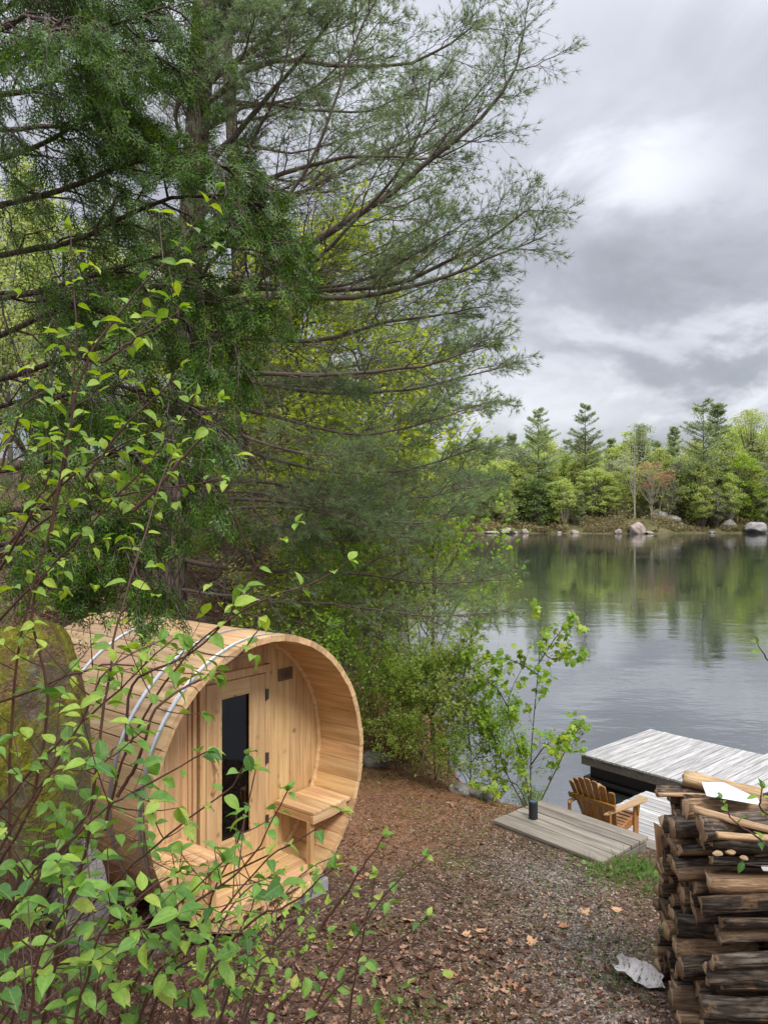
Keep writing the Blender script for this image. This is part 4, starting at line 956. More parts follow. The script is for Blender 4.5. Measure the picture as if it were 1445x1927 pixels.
def far_shore():
    r = R0(12)
    PT, LT = 'pines on the far shore', 'leafy trees on the far shore'
    def fz(px, d): x = (px-722.5)/F*d; return x, float(ground_z(np.array([x]), np.array([d]))[0])
    def hero(px, top, d, meshes_fn, mats, label, name, **kw):
        x, z = fz(px, d); h = CAMZ+(963.5-top)/F*d-z; me = meshes_fn(h, **kw); place_tree(name, me, (x, d, z-.2), 0, 1.0, mats, label)
    fp = lambda s: (lambda h, **kw: far_pine(s, h, **kw)); fl = lambda s: (lambda h, **kw: far_leafy(s, h, **kw))
    PM, BM = M['far_pine'], M['far_bark']
    hero(1012, 773, 171, fp(1), (PM, BM), 'tall layered dark pine on the far shore, the left one of the pair', 'pine_tree', width=.30, nb=90)
    hero(1100, 760, 174, fp(2), (PM, BM), 'tall narrow-topped pine on the far shore, right one of the pair', 'pine_tree', width=.26, nb=80, bare=.2)
    hero(1322, 752, 170, fp(3), (PM, BM), 'tallest grey-green pine on the far shore, standing at the water right', 'pine_tree', width=.30, nb=90)
    hero(1349, 758, 178, fp(4), (PM, BM), 'pine close behind the tallest grey-green pine on the far shore', 'pine_tree', width=.22, bare=.4)
    hero(1205, 797, 186, fl(5), (PM, BM), 'small round-topped dark pine above the pale forest in the middle', 'pine_tree', cw=.14, base=.66, nclump=60, per=40, sz=.34)
    hero(962, 819, 188, fp(6), (PM, BM), 'dark pine tip left of the pair of tall pines, far shore', 'pine_tree', width=.2)
    hero(1268, 804, 196, fp(7), (PM, BM), 'tiny dark pine tip showing left of the tallest far pine', 'pine_tree', width=.16)
    hero(1150, 826, 196, fp(8), (PM, BM), 'dark pine tip right of the narrow-topped pine, far shore', 'pine_tree', width=.16)
    hero(920, 838, 176, fp(9), (PM, BM), 'dark green pine at the edge of the near pine boughs, far shore', 'pine_tree', width=.26)
    hero(1412, 770, 180, fl(21), (M['far_g1'], BM), 'tall bright yellow-green tree at the right end of the far shore', 'leafy_tree', cw=.30, nclump=150, per=50)
    hero(1400, 856, 169, fl(22), (M['maple_g'], BM), 'small bright green tree at the water, under the tall yellow-green one', 'leafy_tree', cw=.36, base=.12, nclump=90, per=40)
    hero(1225, 866, 167, fl(23), (M['far_red'], M['pale_bark']), 'small rust-coloured tree on the far shore above the boulder', 'leafy_tree', cw=.34, base=.55, nclump=50, per=36, sz=.26)
    hero(1240, 880, 168, fl(24), (M['far_red'], M['pale_bark']), 'pale leaning trunk with thin rust foliage on the far shore', 'leafy_tree', cw=.18, base=.75, nclump=8, per=60, lean=.22, sz=.3)
    hero(1193, 826, 166.5, fl(25), (M['far_g3'], M['pale_bark']), 'thin bare pale-trunked tree behind the pink boulder', 'leafy_tree', cw=.20, base=.5, nclump=14, per=40, sz=.3, trunk_r=.012)
    hero(1120, 880, 168, fl(26), (M['far_g1'], BM), 'low spreading yellow-green tree right of the narrow-topped pine', 'leafy_tree', cw=.45, base=.15, nclump=130, per=36)
    hero(1045, 905, 168, fl(27), (M['far_g2'], BM), 'low green tree between the pair of tall pines', 'leafy_tree', cw=.36, base=.15, nclump=110, per=36)
    hero(1010, 900, 167, fl(28), (M['needle_y'], BM), 'yellowish low boughs tree before the left tall pine', 'leafy_tree', cw=.3, base=.1, nclump=90, per=36)
    # the forest behind: eight shapes, copied
    leafy = [far_leafy(40+i, 12.0, cw=r.uniform(.22, .32), base=r.uniform(.12, .36), nclump=85, per=44, sz=.34) for i in range(6)]
    pines = [far_pine(60+i, 14.0, width=r.uniform(.17, .24), nb=70, dens=60) for i in range(3)]
    mats = ['far_g1', 'far_g2', 'far_g1', 'far_g2', 'far_g3']; cname = {'far_g1': 'pale yellow-green', 'far_g2': 'mid green', 'far_g3': 'olive grey'}
    rowname = ['front', 'second', 'third', 'rear']
    def zone(px):
        for lim, nm in ((870, 'behind the near pine boughs'), (930, 'at the edge of the near pine boughs'), (975, 'just left of the tall pine pair'), (1012, 'behind the left tall pine'), (1050, 'right beside the left tall pine'), (1085, 'between the tall pine pair'),
                        (1125, 'behind the narrow-topped pine'), (1165, 'right of the narrow-topped pine'), (1200, 'left of the round-topped pine'), (1235, 'right of the round-topped pine'), (1275, 'above the grey outcrop'), (1310, 'left of the tallest pine'), (1345, 'behind the tallest pine'), (1385, 'right of the tallest pine'), (1425, 'beside the tall yellow-green tree'), (9999, 'at the right edge')):
            if px < lim: return nm
    for row, (d, n, top0) in enumerate(((166.5, 34, 905), (171, 34, 872), (178, 32, 850), (188, 30, 834), (200, 28, 822))):
        for i in range(n):
            px = 735+(1490-735)*(i+.5+r.uniform(-.35, .35))/n; dd = d+r.uniform(-2, 4); x, z = fz(px, dd)
            top = top0+r.uniform(-14, 30)
            if px > 1350: top -= 22
            if row == 0 and 1150 < px < 1290 and r.rand() < .7: continue
            h = max(CAMZ+(963.5-top)/F*dd-z, 4); rn = rowname[min(row, 3)] if row < 4 else 'hilltop'
            if r.rand() < (.12 if px > 1000 else .35):
                place_tree('pine_tree', pines[r.randint(3)], (x, dd, z-.3), r.uniform(0, 6), (h*.88/14,)*3, (PM, BM), f'small dark pine {zone(px)}, {rn} row of far forest', 'tree', PT)
            else:
                m = mats[r.randint(5)]; s = h/12
                place_tree('leafy_tree', leafy[r.randint(6)], (x, dd, z-.3), r.uniform(0, 6), (s*r.uniform(.8, 1.1), s*.95, s), (M[m], M['pale_bark'] if r.rand() < .3 else BM), f'{cname[m]} tree {zone(px)}, {rn} row of far forest', 'tree', LT)
    # low brush along the bank
    N = 52000; x = r.uniform(-5, 95, N); sf = r.rand(N)**1.5*16; yf = 163.2+fbm(x*0.03, x*0+0.5, 31, 3)*9-4*np.exp(-((x-58)/8)**2); y = yf+sf+.3
    keep = fbm(x*.25, y*.25, 77, 3) > -.22+.1*(sf < 2); x, y, sf = x[keep], y[keep], sf[keep]; z = ground_z(x, y)+r.rand(len(x))*(1.0+.9*(sf > 2)*(fbm(x*.3, y*.3, 78, 2) > 0))
    P = np.stack([x, y, z], 1); sc = .32*(.6+.9*r.rand(len(P)))
    v, f = inst(LEAF4, L4F, P, frames(r.randn(len(P), 3), r, (0, 0, .6), .9), np.stack([sc]*3, 1))
    tag(ob('shore_brush', mesh_np('shore_brush', v, f, [foliage_mat('bank_brush', (0.17, 0.16, 0.07), (0.30, 0.26, 0.12), (0.46, 0.37, 0.21), .25, .8)])), kind='stuff')
    RK = [(1198, 1005, 165.5, 3.3, 3.0, 'pink_rock', 'pale pink boulder in the water on the far shore, largest one'), (1163, 1005, 165.8, 1.6, 1.4, 'pink_rock', 'small pale boulder left of the large pink boulder'),
          (1221, 1005, 165.8, 2.0, .8, 'pink_rock', 'low flat stone right of the large pink boulder'), (1421, 1001, 164, 4.6, 3.2, 'far_rock', 'big rounded grey boulder at the right end of the far shore'),
          (1372, 997, 166.5, 3.6, 2.8, 'far_rock', 'grey boulder left of the big rounded one, right end of the shore'), (1236, 978, 170, 4.0, 3.2, 'far_rock', 'broad grey rock outcrop on the bank behind the pink boulder'),
          (1262, 984, 169, 4.2, 2.0, 'far_rock', 'grey broken ledge right of the broad outcrop'), (1390, 980, 171, 3.5, 2, 'far_rock', 'grey ledge under the small bright green tree'), (1066, 965, 172, 2.0, 4.4, 'far_rock', 'grey upright rock face between the pair of tall pines'),
          (988, 1009, 164.5, 1.8, 1.3, 'pink_rock', 'small orange-pink boulder standing in the water at the far left'), (1275, 990, 168, 2.4, 1.2, 'far_rock', 'low grey rock at the foot of the broken ledge'),
          (958, 1006, 165.5, 4.0, 1.6, 'pink_rock', 'low pale rock slab left of the orange-pink boulder'), (925, 1006, 166, 3.6, .8, 'pink_rock', 'flat tan ledge at the left end of the far shore'), (1082, 1006, 165.6, 1.8, 1.1, 'pink_rock', 'small pale rock below the gap between the tall pines'),
          (1052, 1005, 166, 1.0, .7, 'far_rock', 'tiny rock at the waterline under the left tall pine'), (1338, 1004, 166, 1.6, .7, 'far_rock', 'small rock at the water under the tallest pine'), (905, 1000, 168, 3.2, 2.6, 'far_rock', 'grey rock glimpsed behind the near pine boughs')]
    for i, (px, py, d, w_, h_, m, lab) in enumerate(RK):
        if py > 1000:            # stones in the shallows: set them on the waterline
            for _ in range(4):
                xx = np.array([(px-722.5)/F*d]); d = float(163+fbm(xx*0.03, xx*0+0.5, 31, 3)[0]*9-4*np.exp(-((xx[0]-58)/8)**2))+.2-.12*w_
            py = 963.5+(CAMZ-WATER_Z+.1)/d*F; w_, h_ = w_*.95, h_*1.0
        rock('boulder', px, py, d, w_, h_, M[m], lab, 500+i, 'boulder', sub=4, sink=.18, rz=i*.9)
far_shore()

# ------------------------------------------------------------------ near rocks and the mossy bank
rock('mossy_boulder', -25, 1560, 3.6, .78, 1.85, M['moss_rock'], 'big moss-covered rock bank at the left, before the barrel', 601, 'rock', sub=5, dep=.9, sink=.25)
rock('lichen_boulder', 140, 1660, 4.0, .34, .72, M['rock'], 'grey lichen-spotted upright stone between mossy bank and barrel', 602, 'rock', sub=5, dep=.4, sink=.15, rz=.4)
rock('shore_rock', 905, 1510, 8.95, .55, .22, M['rock'], 'flat grey rock at the edge of the path, left of the platform', 603, 'rock', sub=4, dep=.3, sink=.3, rz=-.6)
rock('shore_rock', 868, 1492, 9.05, .32, .16, M['rock'], 'small grey rock just left of the flat one at the path edge', 604, 'rock', sub=4, sink=.3)
rock('shore_rock', 705, 1395, 9.9, .40, .28, M['rock'], 'dark mossy stone beside the barrel rim at the shrubs', 605, 'rock', sub=4, sink=.3)
rock('mossy_boulder', 240, 1190, 8.6, 1.0, .5, M['rock'], 'low grey rock on the slope behind the barrel', 606, 'rock', sub=4, sink=.3)
rock('lichen_boulder', 410, 1178, 8.0, 1.0, .45, M['moss_rock'], 'low stone with leaves behind the top of the barrel', 607, 'rock', sub=4, sink=.3)

def overgrow():
    r = R0(19); parts = []; parts2 = []
    for o in [o for o in scene.objects if o.name.startswith('mossy_boulder')]:
        V = np.array([x.co[:] for x in o.data.vertices]); Nn = np.array([x.normal[:] for x in o.data.vertices]); V = V+np.array(o.location); k = r.choice(len(V), 2600); k = k[(Nn[k, 2] > -.3)]
        P = V[k]+r.randn(len(k), 3)*.012; n = len(k); parts.append(inst(TRI, TF, P, frames(r.randn(n, 3)+Nn[k]*.4, r, Nn[k], .6), np.stack([.05+.06*r.rand(n), np.full(n, .003), np.ones(n)], 1)))
        parts2.append(inst(TRI, TF, P+r.randn(n, 3)*.01, frames(Nn[k]+r.randn(n, 3)*.5, r), np.stack([.012+.02*r.rand(n), np.full(n, .004), np.ones(n)], 1)))
    tag(ob('needle_litter', mesh_np('needle_litter', *join(parts), [M['rust_needle']])), kind='stuff')
    tag(ob('moss', mesh_np('moss', *join(parts2), [foliage_mat('moss_fronds', (.09, .09, .015), (.19, .18, .02), (.32, .30, .05), .2, .8)])), kind='stuff')
overgrow()

# ------------------------------------------------------------------ big white pine over the lake
STAR = []
def tuft(n=16, L=.085, w=.0035, cone=.9, seed=0):
    r = R0(seed); V = []; Fc = []
    for i in range(n):
        d = unit(np.array([1.0, r.randn()*cone, r.randn()*cone])); p = unit(np.cross(d, r.randn(3))); l = L*(.7+.4*r.rand()); o = np.array([-.02*r.rand(), 0, 0])
        V += [o-p*w/2, o+p*w/2, o+d*l]; Fc.append([3*i, 3*i+1, 3*i+2])
    return np.array(V), np.array(Fc)
def pine_limbs(limbs, seed, r0s, n2=15, n3=11, n4=5, len2=.42, live0=.35, bare=.45, needle_m='needle', parent=None, tw=.0035, trunk=None, tuftL=.085, droop=.10, tn=15, ndens=1.0, K1=14, len3=.34, len4=.16):
    """limbs: list of world polylines. Returns nothing; builds branch and foliage parts under parent."""
    r = R0(seed); C1 = np.stack([resample(l, K1) for l in limbs]); C1 = C1+np.cumsum(r.randn(*C1.shape), 1)*.012
    L1 = np.linalg.norm(np.diff(C1, axis=1), axis=2).sum(1)
    woods = []
    for c, r0 in zip(C1, r0s): woods.append(curve_tubes(c[None], r0, .006, 6, power=.8))
    C2, l2, t2, p2 = grow(C1, r, n2, .10, .98, .85, L1*len2, K=8, roll=.35, droop=droop, jit=.02, upb=.10, falloff=.62)
    woods.append(curve_tubes(C2, .010*np.clip(l2, .3, 2)**.7, .0025, 4))
    C3, l3, t3, p3 = grow(C2, r, n3, .12, .98, .80, l2*len3+.06, K=5, roll=.45, droop=.10, jit=.03, upb=.08, falloff=.5)
    woods.append(curve_tubes(C3, .0036, .0014, 3))
    C4, l4, t4, p4 = grow(C3, r, n4, .15, .97, .75, l3*.55+len4*.35, K=4, roll=.7, droop=.12, jit=.05, upb=.10, falloff=.4)
    woods.append(curve_tubes(C4, .0018, .0010, 3))
    lt = t2[p3]; lt4 = lt[p4]; l2t = t3[p4]
    alive = (lt4*.65+l2t*.45+r.randn(len(lt4))*.10) > live0+bare*.35
    tips = C4[alive]; D = unit(tips[:, -1]-tips[:, -2]); pos = tips[:, -1]
    sel = r.rand(len(pos)) < ndens; pos, D = pos[sel], D[sel]
    pos2 = tips[sel][:, -2]; 
    # live tips of order 3 and 2 carry needles too
    a3 = (lt*.7+.3 > live0+bare*.25); pos3 = C3[a3][:, -1]; D3 = unit(C3[a3][:, -1]-C3[a3][:, -2])
    pos_ = np.concatenate([pos, pos3, C2[:, -1]]); D_ = np.concatenate([D, D3, unit(C2[:, -1]-C2[:, -2])]); D_ = unit(D_+np.array([0, 0, .25]))
    tv, tf = tuft(tn, tuftL, tw, .75, seed); Rm = frames(D_, r)
    v, f = inst(tv, tf, pos_, Rm, (.75+.5*r.rand(len(pos_)))[:, None])
    nd = ob('needles', mesh_np('needles', v, f, [M[needle_m]]), parent)
    wv, wf = join(woods); br = ob('branches', mesh_np('branches', wv, wf, [M['twig']], smooth=True), parent)
    return C1

def big_pine():
    xr = 1.0
    base = at(322, 1180, 9.3); base[2] = float(ground_z(base[0], base[1]))-.3
    tk = [base, at(325, 1120, 9.3), at(332, 900, 9.25), at(350, 600, 9.2), at(368, 300, 9.15), at(384, 0, 9.1), at(398, -320, 9.0)]
    root = empty('white_pine', (base[0], base[1], base[2]+.3), 0, 'big bare-limbed white pine behind the barrel, boughs sweeping over the lake', 'tree')
    inv = Matrix.Translation(-Vector([float(x) for x in root.location]))
    tp = resample(tk, 40); rr = R0(1); tp[:, :2] += rr.randn(40, 2)*.008
    v, q = curve_tubes(tp[None], .185, .12, 16); n = fbm(v[:, 0]*6+v[:, 1]*5, v[:, 2]*1.6, 8, 4)
    holder = empty('tmp'); bpy.data.objects.remove(holder)
    trunk = ob('trunk', mesh_np('trunk', v+np.stack([n*.03, n*.03, n*0], 1), q, [M['pine_bark']], smooth=True), root)
    def T(py):     # point on the trunk at image height
        P = np.array([pix(p)[1] for p in tp]); i = np.argmin(abs(P-py)); return tp[i]
    Ls = []; rs = []
    def limb(y0, pts, r0): Ls.append([T(y0)]+[at(*p) for p in pts]); rs.append(r0)
    limb(330, [(430, 280, 8.8), (520, 180, 8.5), (620, 60, 8.2), (700, -60, 8.0)], .055)
    limb(150, [(470, 95, 8.6), (560, -10, 8.2), (640, -130, 8.0)], .05)
    limb(110, [(420, 40, 8.8), (470, -60, 8.6)], .04)
    limb(200, [(500, 115, 8.9), (640, 118, 8.9), (780, 110, 8.8), (870, 60, 8.7), (915, 20, 8.6)], .04)
    limb(590, [(480, 530, 8.7), (620, 440, 8.2), (740, 365, 7.9), (850, 275, 7.7), (950, 185, 7.6), (1010, 90, 7.5), (1022, 25, 7.5)], .06)
    limb(470, [(500, 400, 9.3), (620, 330, 9.8), (760, 260, 10.2), (880, 200, 10.4), (960, 120, 10.4)], .045)
    limb(560, [(480, 545, 9.1), (620, 552, 8.9), (760, 535, 8.6), (880, 480, 8.4), (970, 420, 8.3), (1040, 368, 8.2)], .05)
    limb(600, [(500, 560, 8.5), (680, 560, 8.2), (850, 520, 8.0), (960, 480, 7.9), (1055, 440, 7.9)], .045)
    limb(390, [(520, 330, 8.8), (640, 290, 8.4), (720, 280, 8.1), (830, 290, 8.0), (930, 250, 7.9)], .035)
    limb(640, [(460, 640, 9.0), (600, 650, 8.7), (720, 620, 8.4), (840, 600, 8.2), (930, 585, 8.1)], .042)
    limb(700, [(470, 720, 9.4), (620, 745, 9.6), (770, 740, 9.8), (890, 715, 9.9), (980, 688, 9.9)], .042)
    limb(730, [(480, 700, 8.3), (620, 700, 7.9), (760, 690, 7.6), (870, 670, 7.5), (945, 650, 7.5)], .038)
    limb(780, [(460, 770, 8.9), (580, 800, 8.7), (700, 820, 8.5), (820, 800, 8.4), (920, 770, 8.4)], .038)
    limb(850, [(470, 850, 9.0), (600, 880, 8.8), (720, 890, 8.7), (830, 870, 8.6), (930, 835, 8.6)], .036)
    limb(880, [(480, 900, 9.6), (640, 930, 9.9), (780, 940, 10.0), (880, 925, 10.1), (960, 900, 10.2)], .036)
    limb(930, [(430, 940, 8.8), (560, 950, 8.4), (680, 975, 8.2), (800, 985, 8.0), (900, 965, 8.0)], .034)
    limb(985, [(460, 965, 8.7), (600, 965, 8.3), (700, 1000, 8.1), (800, 1020, 8.0)], .03)
    limb(1040, [(430, 1070, 9.1), (560, 1080, 9.0), (700, 1085, 8.9), (840, 1105, 8.8), (990, 1100, 8.8)], .036)
    limb(500, [(330, 470, 8.8), (260, 440, 8.2), (180, 430, 7.7)], .035)
    limb(260, [(300, 260, 8.9), (230, 250, 8.5), (150, 210, 8.0)], .03)
    limb(420, [(460, 300, 8.6), (540, 120, 8.0), (570, -60, 7.8)], .035)
    limb(300, [(330, 200, 9.0), (420, 60, 9.0), (500, -60, 9.2)], .03)
    limb(560, [(420, 470, 8.6), (560, 360, 8.2), (640, 200, 8.0), (690, 50, 7.9), (760, -80, 7.8)], .032)
    limb(820, [(260, 800, 8.9), (160, 800, 8.4), (60, 840, 8.0)], .03)
    limb(640, [(300, 640, 9.4), (200, 640, 9.8), (80, 660, 10)], .03)
    limb(760, [(430, 810, 8.5), (540, 850, 8.0), (640, 860, 7.7), (720, 850, 7.5)], .028)
    # further limbs between the traced ones: the crown carries many layers
    rl = R0(44)
    for i in range(16):
        j = rl.randint(0, 22); src = np.array(Ls[j]); dy = rl.uniform(-.55, .55); f_ = rl.uniform(.55, .95); n_ = len(src)
        pts = src[0]+(src-src[0])*f_; pts = pts+np.linspace(0, 1, n_)[:, None]*np.array([0, rl.uniform(-1.2, 1.2), rl.uniform(-.35, .35)]); pts[:, 2] += dy; pts[0] = tp[np.argmin(abs(tp[:, 2]-pts[0][2]))]
        Ls.append(list(pts)); rs.append(rs[j]*.65)
    Ls = [[p0]+[p0+(np.array(p)-p0)*.955 for p in l[1:]] for l in Ls for p0 in [np.array(l[0])]]
    C = pine_limbs(Ls, 5, rs, n2=16, n3=10, n4=4, len2=.25, live0=.38, bare=.42, parent=root, tw=.0044, tn=12, droop=.02, ndens=.95, tuftL=.08)
    for c in root.children: c.matrix_parent_inverse = inv
    return root
big_pine()
def second_pine():
    """greener pine further along the bank, its boughs hide the left end of the far shore"""
    x0 = at(470, 1000, 14); b = np.array([x0[0], 14.0, float(ground_z(x0[0], 14.0))-.2])
    root = empty('white_pine', (b[0], b[1], b[2]+.2), 0, 'dense green pine on the bank behind the bare-limbed one, low boughs over water', 'tree')
    inv = Matrix.Translation(-Vector([float(x) for x in root.location]))
    top = at(392, -420, 14); tp = resample([b, (b+top)/2+np.array([.1, 0, 0]), top], 40); v, q = curve_tubes(tp[None], .17, .06, 10); ob('trunk', mesh_np('trunk', v, q, [M['pine_bark']], smooth=True), root)
    r = R0(3); Ls = []; rs = []
    for i in range(52):
        if i < 7: continue
        py = -200+ i*26 if i < 12 else 112+(i-12)*23; P = np.array([pix(p)[1] for p in tp]); s = tp[np.argmin(abs(P-py))]
        right = i % 3 != 2 or i < 12; L = (2.9+1.7*np.clip((py-100)/600, 0, 1))*(r.uniform(.8, 1.15) if right else r.uniform(.5, .8))
        az = r.uniform(-.7, .7) if right else r.uniform(2.2, 4.2); rise = .42-.3*np.clip((py-100)/700, 0, 1)
        d = np.array([cos(az), sin(az), 0]); pts = [s, s+d*L*.35+np.array([0, 0, L*.02*0]), s+d*L*.7+np.array([0, 0, L*rise*.45]), s+d*L+np.array([0, 0, L*rise])]
        Ls.append(pts); rs.append(.03)
    Ls.append([tp[4], at(600, 1130, 13.4), at(760, 1110, 13), at(830, 960, 12.6), at(900, 880, 12.4)]); rs.append(.05)
    Ls.append([tp[3], at(600, 1120, 13), at(700, 1130, 12.8), at(820, 1105, 12.5), at(920, 1098, 12.3)]); rs.append(.035)
    pine_limbs(Ls, 9, rs, n2=11, n3=8, n4=3, len2=.26, live0=.34, bare=.32, needle_m='needle_y', parent=root, tw=.0085, tn=9, tuftL=.10, droop=.03)
    for c in root.children: c.matrix_parent_inverse = inv
second_pine()

# ------------------------------------------------------------------ northern white cedar, upper left
def spray_template(seed, L=1.0):
    """flat fan of scale-leaf branchlets, length 1 along +X"""
    r = R0(seed); V = []; Fc = []
    def blade(p, d, l, w):
        n = len(V); q = np.array([-d[1], d[0], 0]); V.extend([p-q*w*.35, p+d*l*.5-q*w/2, p+d*l, p+d*l*.5+q*w/2, ]); Fc.append([n, n+1, n+2, n+3])
    for i in range(7):
        t = .12+.12*i; s = 1 if i % 2 else -1; p = np.array([t, 0, 0]); l = .42*(1.05-t)+.12
        a = s*(.75+r.uniform(-.1, .1)); d = np.array([cos(a), sin(a), 0]); blade(p, d, l, .045)
        for j in range(3):
            pp = p+d*l*(.3+.25*j); aa = a+(.6 if j % 2 else -.6); blade(pp, np.array([cos(aa), sin(aa), 0]), l*.40, .05)
    blade(np.zeros(3), np.array([1., 0, 0]), 1.0, .035)
    V = np.array(V); V[:, 2] = -.25*V[:, 0]**2-.3*V[:, 1]**2; return V, np.array(Fc)
def cedar():
    tb = np.array([-2.95, 4.9, 0]); tb[2] = float(ground_z(-2.95, 4.9))-.2
    root = empty('cedar_tree', (tb[0], tb[1], tb[2]+.2), 0, 'dark green cedar with hanging flat sprays, filling the upper left', 'tree'); inv = Matrix.Translation(-Vector([float(x) for x in root.location]))
    tp = resample([tb, tb+np.array([.15, -.05, 1.6]), tb+np.array([.25, -.1, 3.2]), tb+np.array([.3, -.1, 6.8])], 30)
    v, q = curve_tubes(tp[None], .16, .09, 12); ob('trunk', mesh_np('trunk', v, q, [M['cedar_bark']], smooth=True), root)
    r = R0(31); Ls = []
    def limb(pts): Ls.append([at(*p) for p in pts])
    for pts in ([(-120, 60, 4.9), (20, 20, 4.6), (150, -40, 4.4), (260, -60, 4.3)], [(-120, 130, 4.9), (60, 120, 4.5), (190, 60, 4.3), (310, 20, 4.2)], [(-100, 200, 4.9), (70, 200, 4.4), (200, 150, 4.2), (330, 100, 4.1)],
                [(-100, 330, 4.9), (60, 300, 4.5), (180, 230, 4.3), (250, 180, 4.2)], [(-100, 420, 4.9), (100, 380, 4.6), (260, 340, 4.4), (400, 330, 4.3), (480, 370, 4.2)],
                [(-100, 500, 4.9), (90, 480, 4.6), (240, 430, 4.4), (380, 400, 4.2), (500, 420, 4.1)], [(-80, 600, 4.9), (60, 560, 4.5), (230, 500, 4.3), (400, 470, 4.2), (505, 500, 4.1)],
                [(-80, 680, 4.9), (70, 620, 4.6), (230, 580, 4.5), (360, 560, 4.3), (460, 600, 4.2)], [(-80, 740, 4.8), (90, 700, 4.5), (240, 650, 4.3), (350, 640, 4.2), (430, 700, 4.1)],
                [(-80, 830, 4.8), (60, 780, 4.4), (200, 740, 4.2), (320, 750, 4.1), (400, 800, 4.0)], [(-80, 900, 4.8), (60, 880, 4.4), (170, 860, 4.2), (280, 850, 4.0), (350, 880, 4.0)],
                [(-80, 1000, 4.7), (30, 960, 4.3), (120, 960, 4.1), (200, 1000, 4.0), (235, 1090, 4.0)], [(-80, 1060, 4.7), (20, 1040, 4.3), (100, 1050, 4.1), (180, 1100, 4.0)],
                [(-60, 560, 5.2), (100, 560, 5.4), (220, 540, 5.6), (330, 480, 5.7)], [(-60, 260, 5.2), (100, 250, 5.4), (240, 290, 5.6), (330, 300, 5.7)], [(-60, 0, 5.2), (100, -20, 5.4), (220, 10, 5.6), (330, 30, 5.7)],
                [(-60, 780, 5.2), (100, 760, 5.4), (220, 800, 5.6), (300, 860, 5.7)], [(-120, -40, 4.6), (0, -60, 4.0), (150, -120, 3.8)], [(-120, 100, 4.6), (-20, 80, 4.0), (60, 60, 3.6), (150, 90, 3.4)]):
        limb(pts)
    C1 = np.stack([resample(l, 12) for l in Ls]); C1 += np.cumsum(r.randn(*C1.shape), 1)*.012; C1[:, :, 2] += .03
    L1 = np.linalg.norm(np.diff(C1, axis=1), axis=2).sum(1)
    C2, l2, t2, p2 = grow(C1, r, 19, .12, .99, .75, L1*.26, K=6, roll=.7, droop=.35, jit=.03, upb=-.1, falloff=.45)
    C3, l3, t3, p3 = grow(C2, r, 7, .15, .98, .65, l2*.42+.05, K=4, roll=.8, droop=.45, jit=.04, upb=-.15, falloff=.4)
    wv, wf = join([curve_tubes(C1, .020, .005, 6), curve_tubes(C2, .008, .002, 4), curve_tubes(C3, .003, .0015, 3)]); ob('branches', mesh_np('branches', wv, wf, [M['cedar_bark']], smooth=True), root)
    S, D = [], []
    for C, n in ((C3, 3), (C2, 5)):
        for k in range(n):
            t = (.35+.65*(k+r.rand(len(C)))/n)*(C.shape[1]-1-1e-4); i = t.astype(int); u = (t-i)[:, None]; a = C[np.arange(len(C)), i]; b = C[np.arange(len(C)), i+1]
            S.append(a*(1-u)+b*u); D.append(unit(b-a)+r.randn(len(C), 3)*.45+np.array([0, 0, -.45]))
    S = np.concatenate(S); D = unit(np.concatenate(D)); 
    # gaps where the sky shows through
    px = 722.5+F*S[:, 0]/S[:, 1]; dens = fbm(S[:, 0]*2.2+S[:, 1], S[:, 2]*2.2, 55, 3); keep = (dens > -.16)
    S, D = S[keep], D[keep]; parts = []
    for k in range(3):
        m = (np.arange(len(S)) % 3) == k; tv, tf = spray_template(k); parts.append(inst(tv, tf, S[m], frames(D[m], r, (0, -.3, .5), .8), (.08+.065*r.rand(m.sum()))[:, None]))
    v, f = join(parts); ob('sprays', mesh_np('sprays', v, f, [M['cedar_leaf']]), root)
    for c in root.children: c.matrix_parent_inverse = inv
cedar()

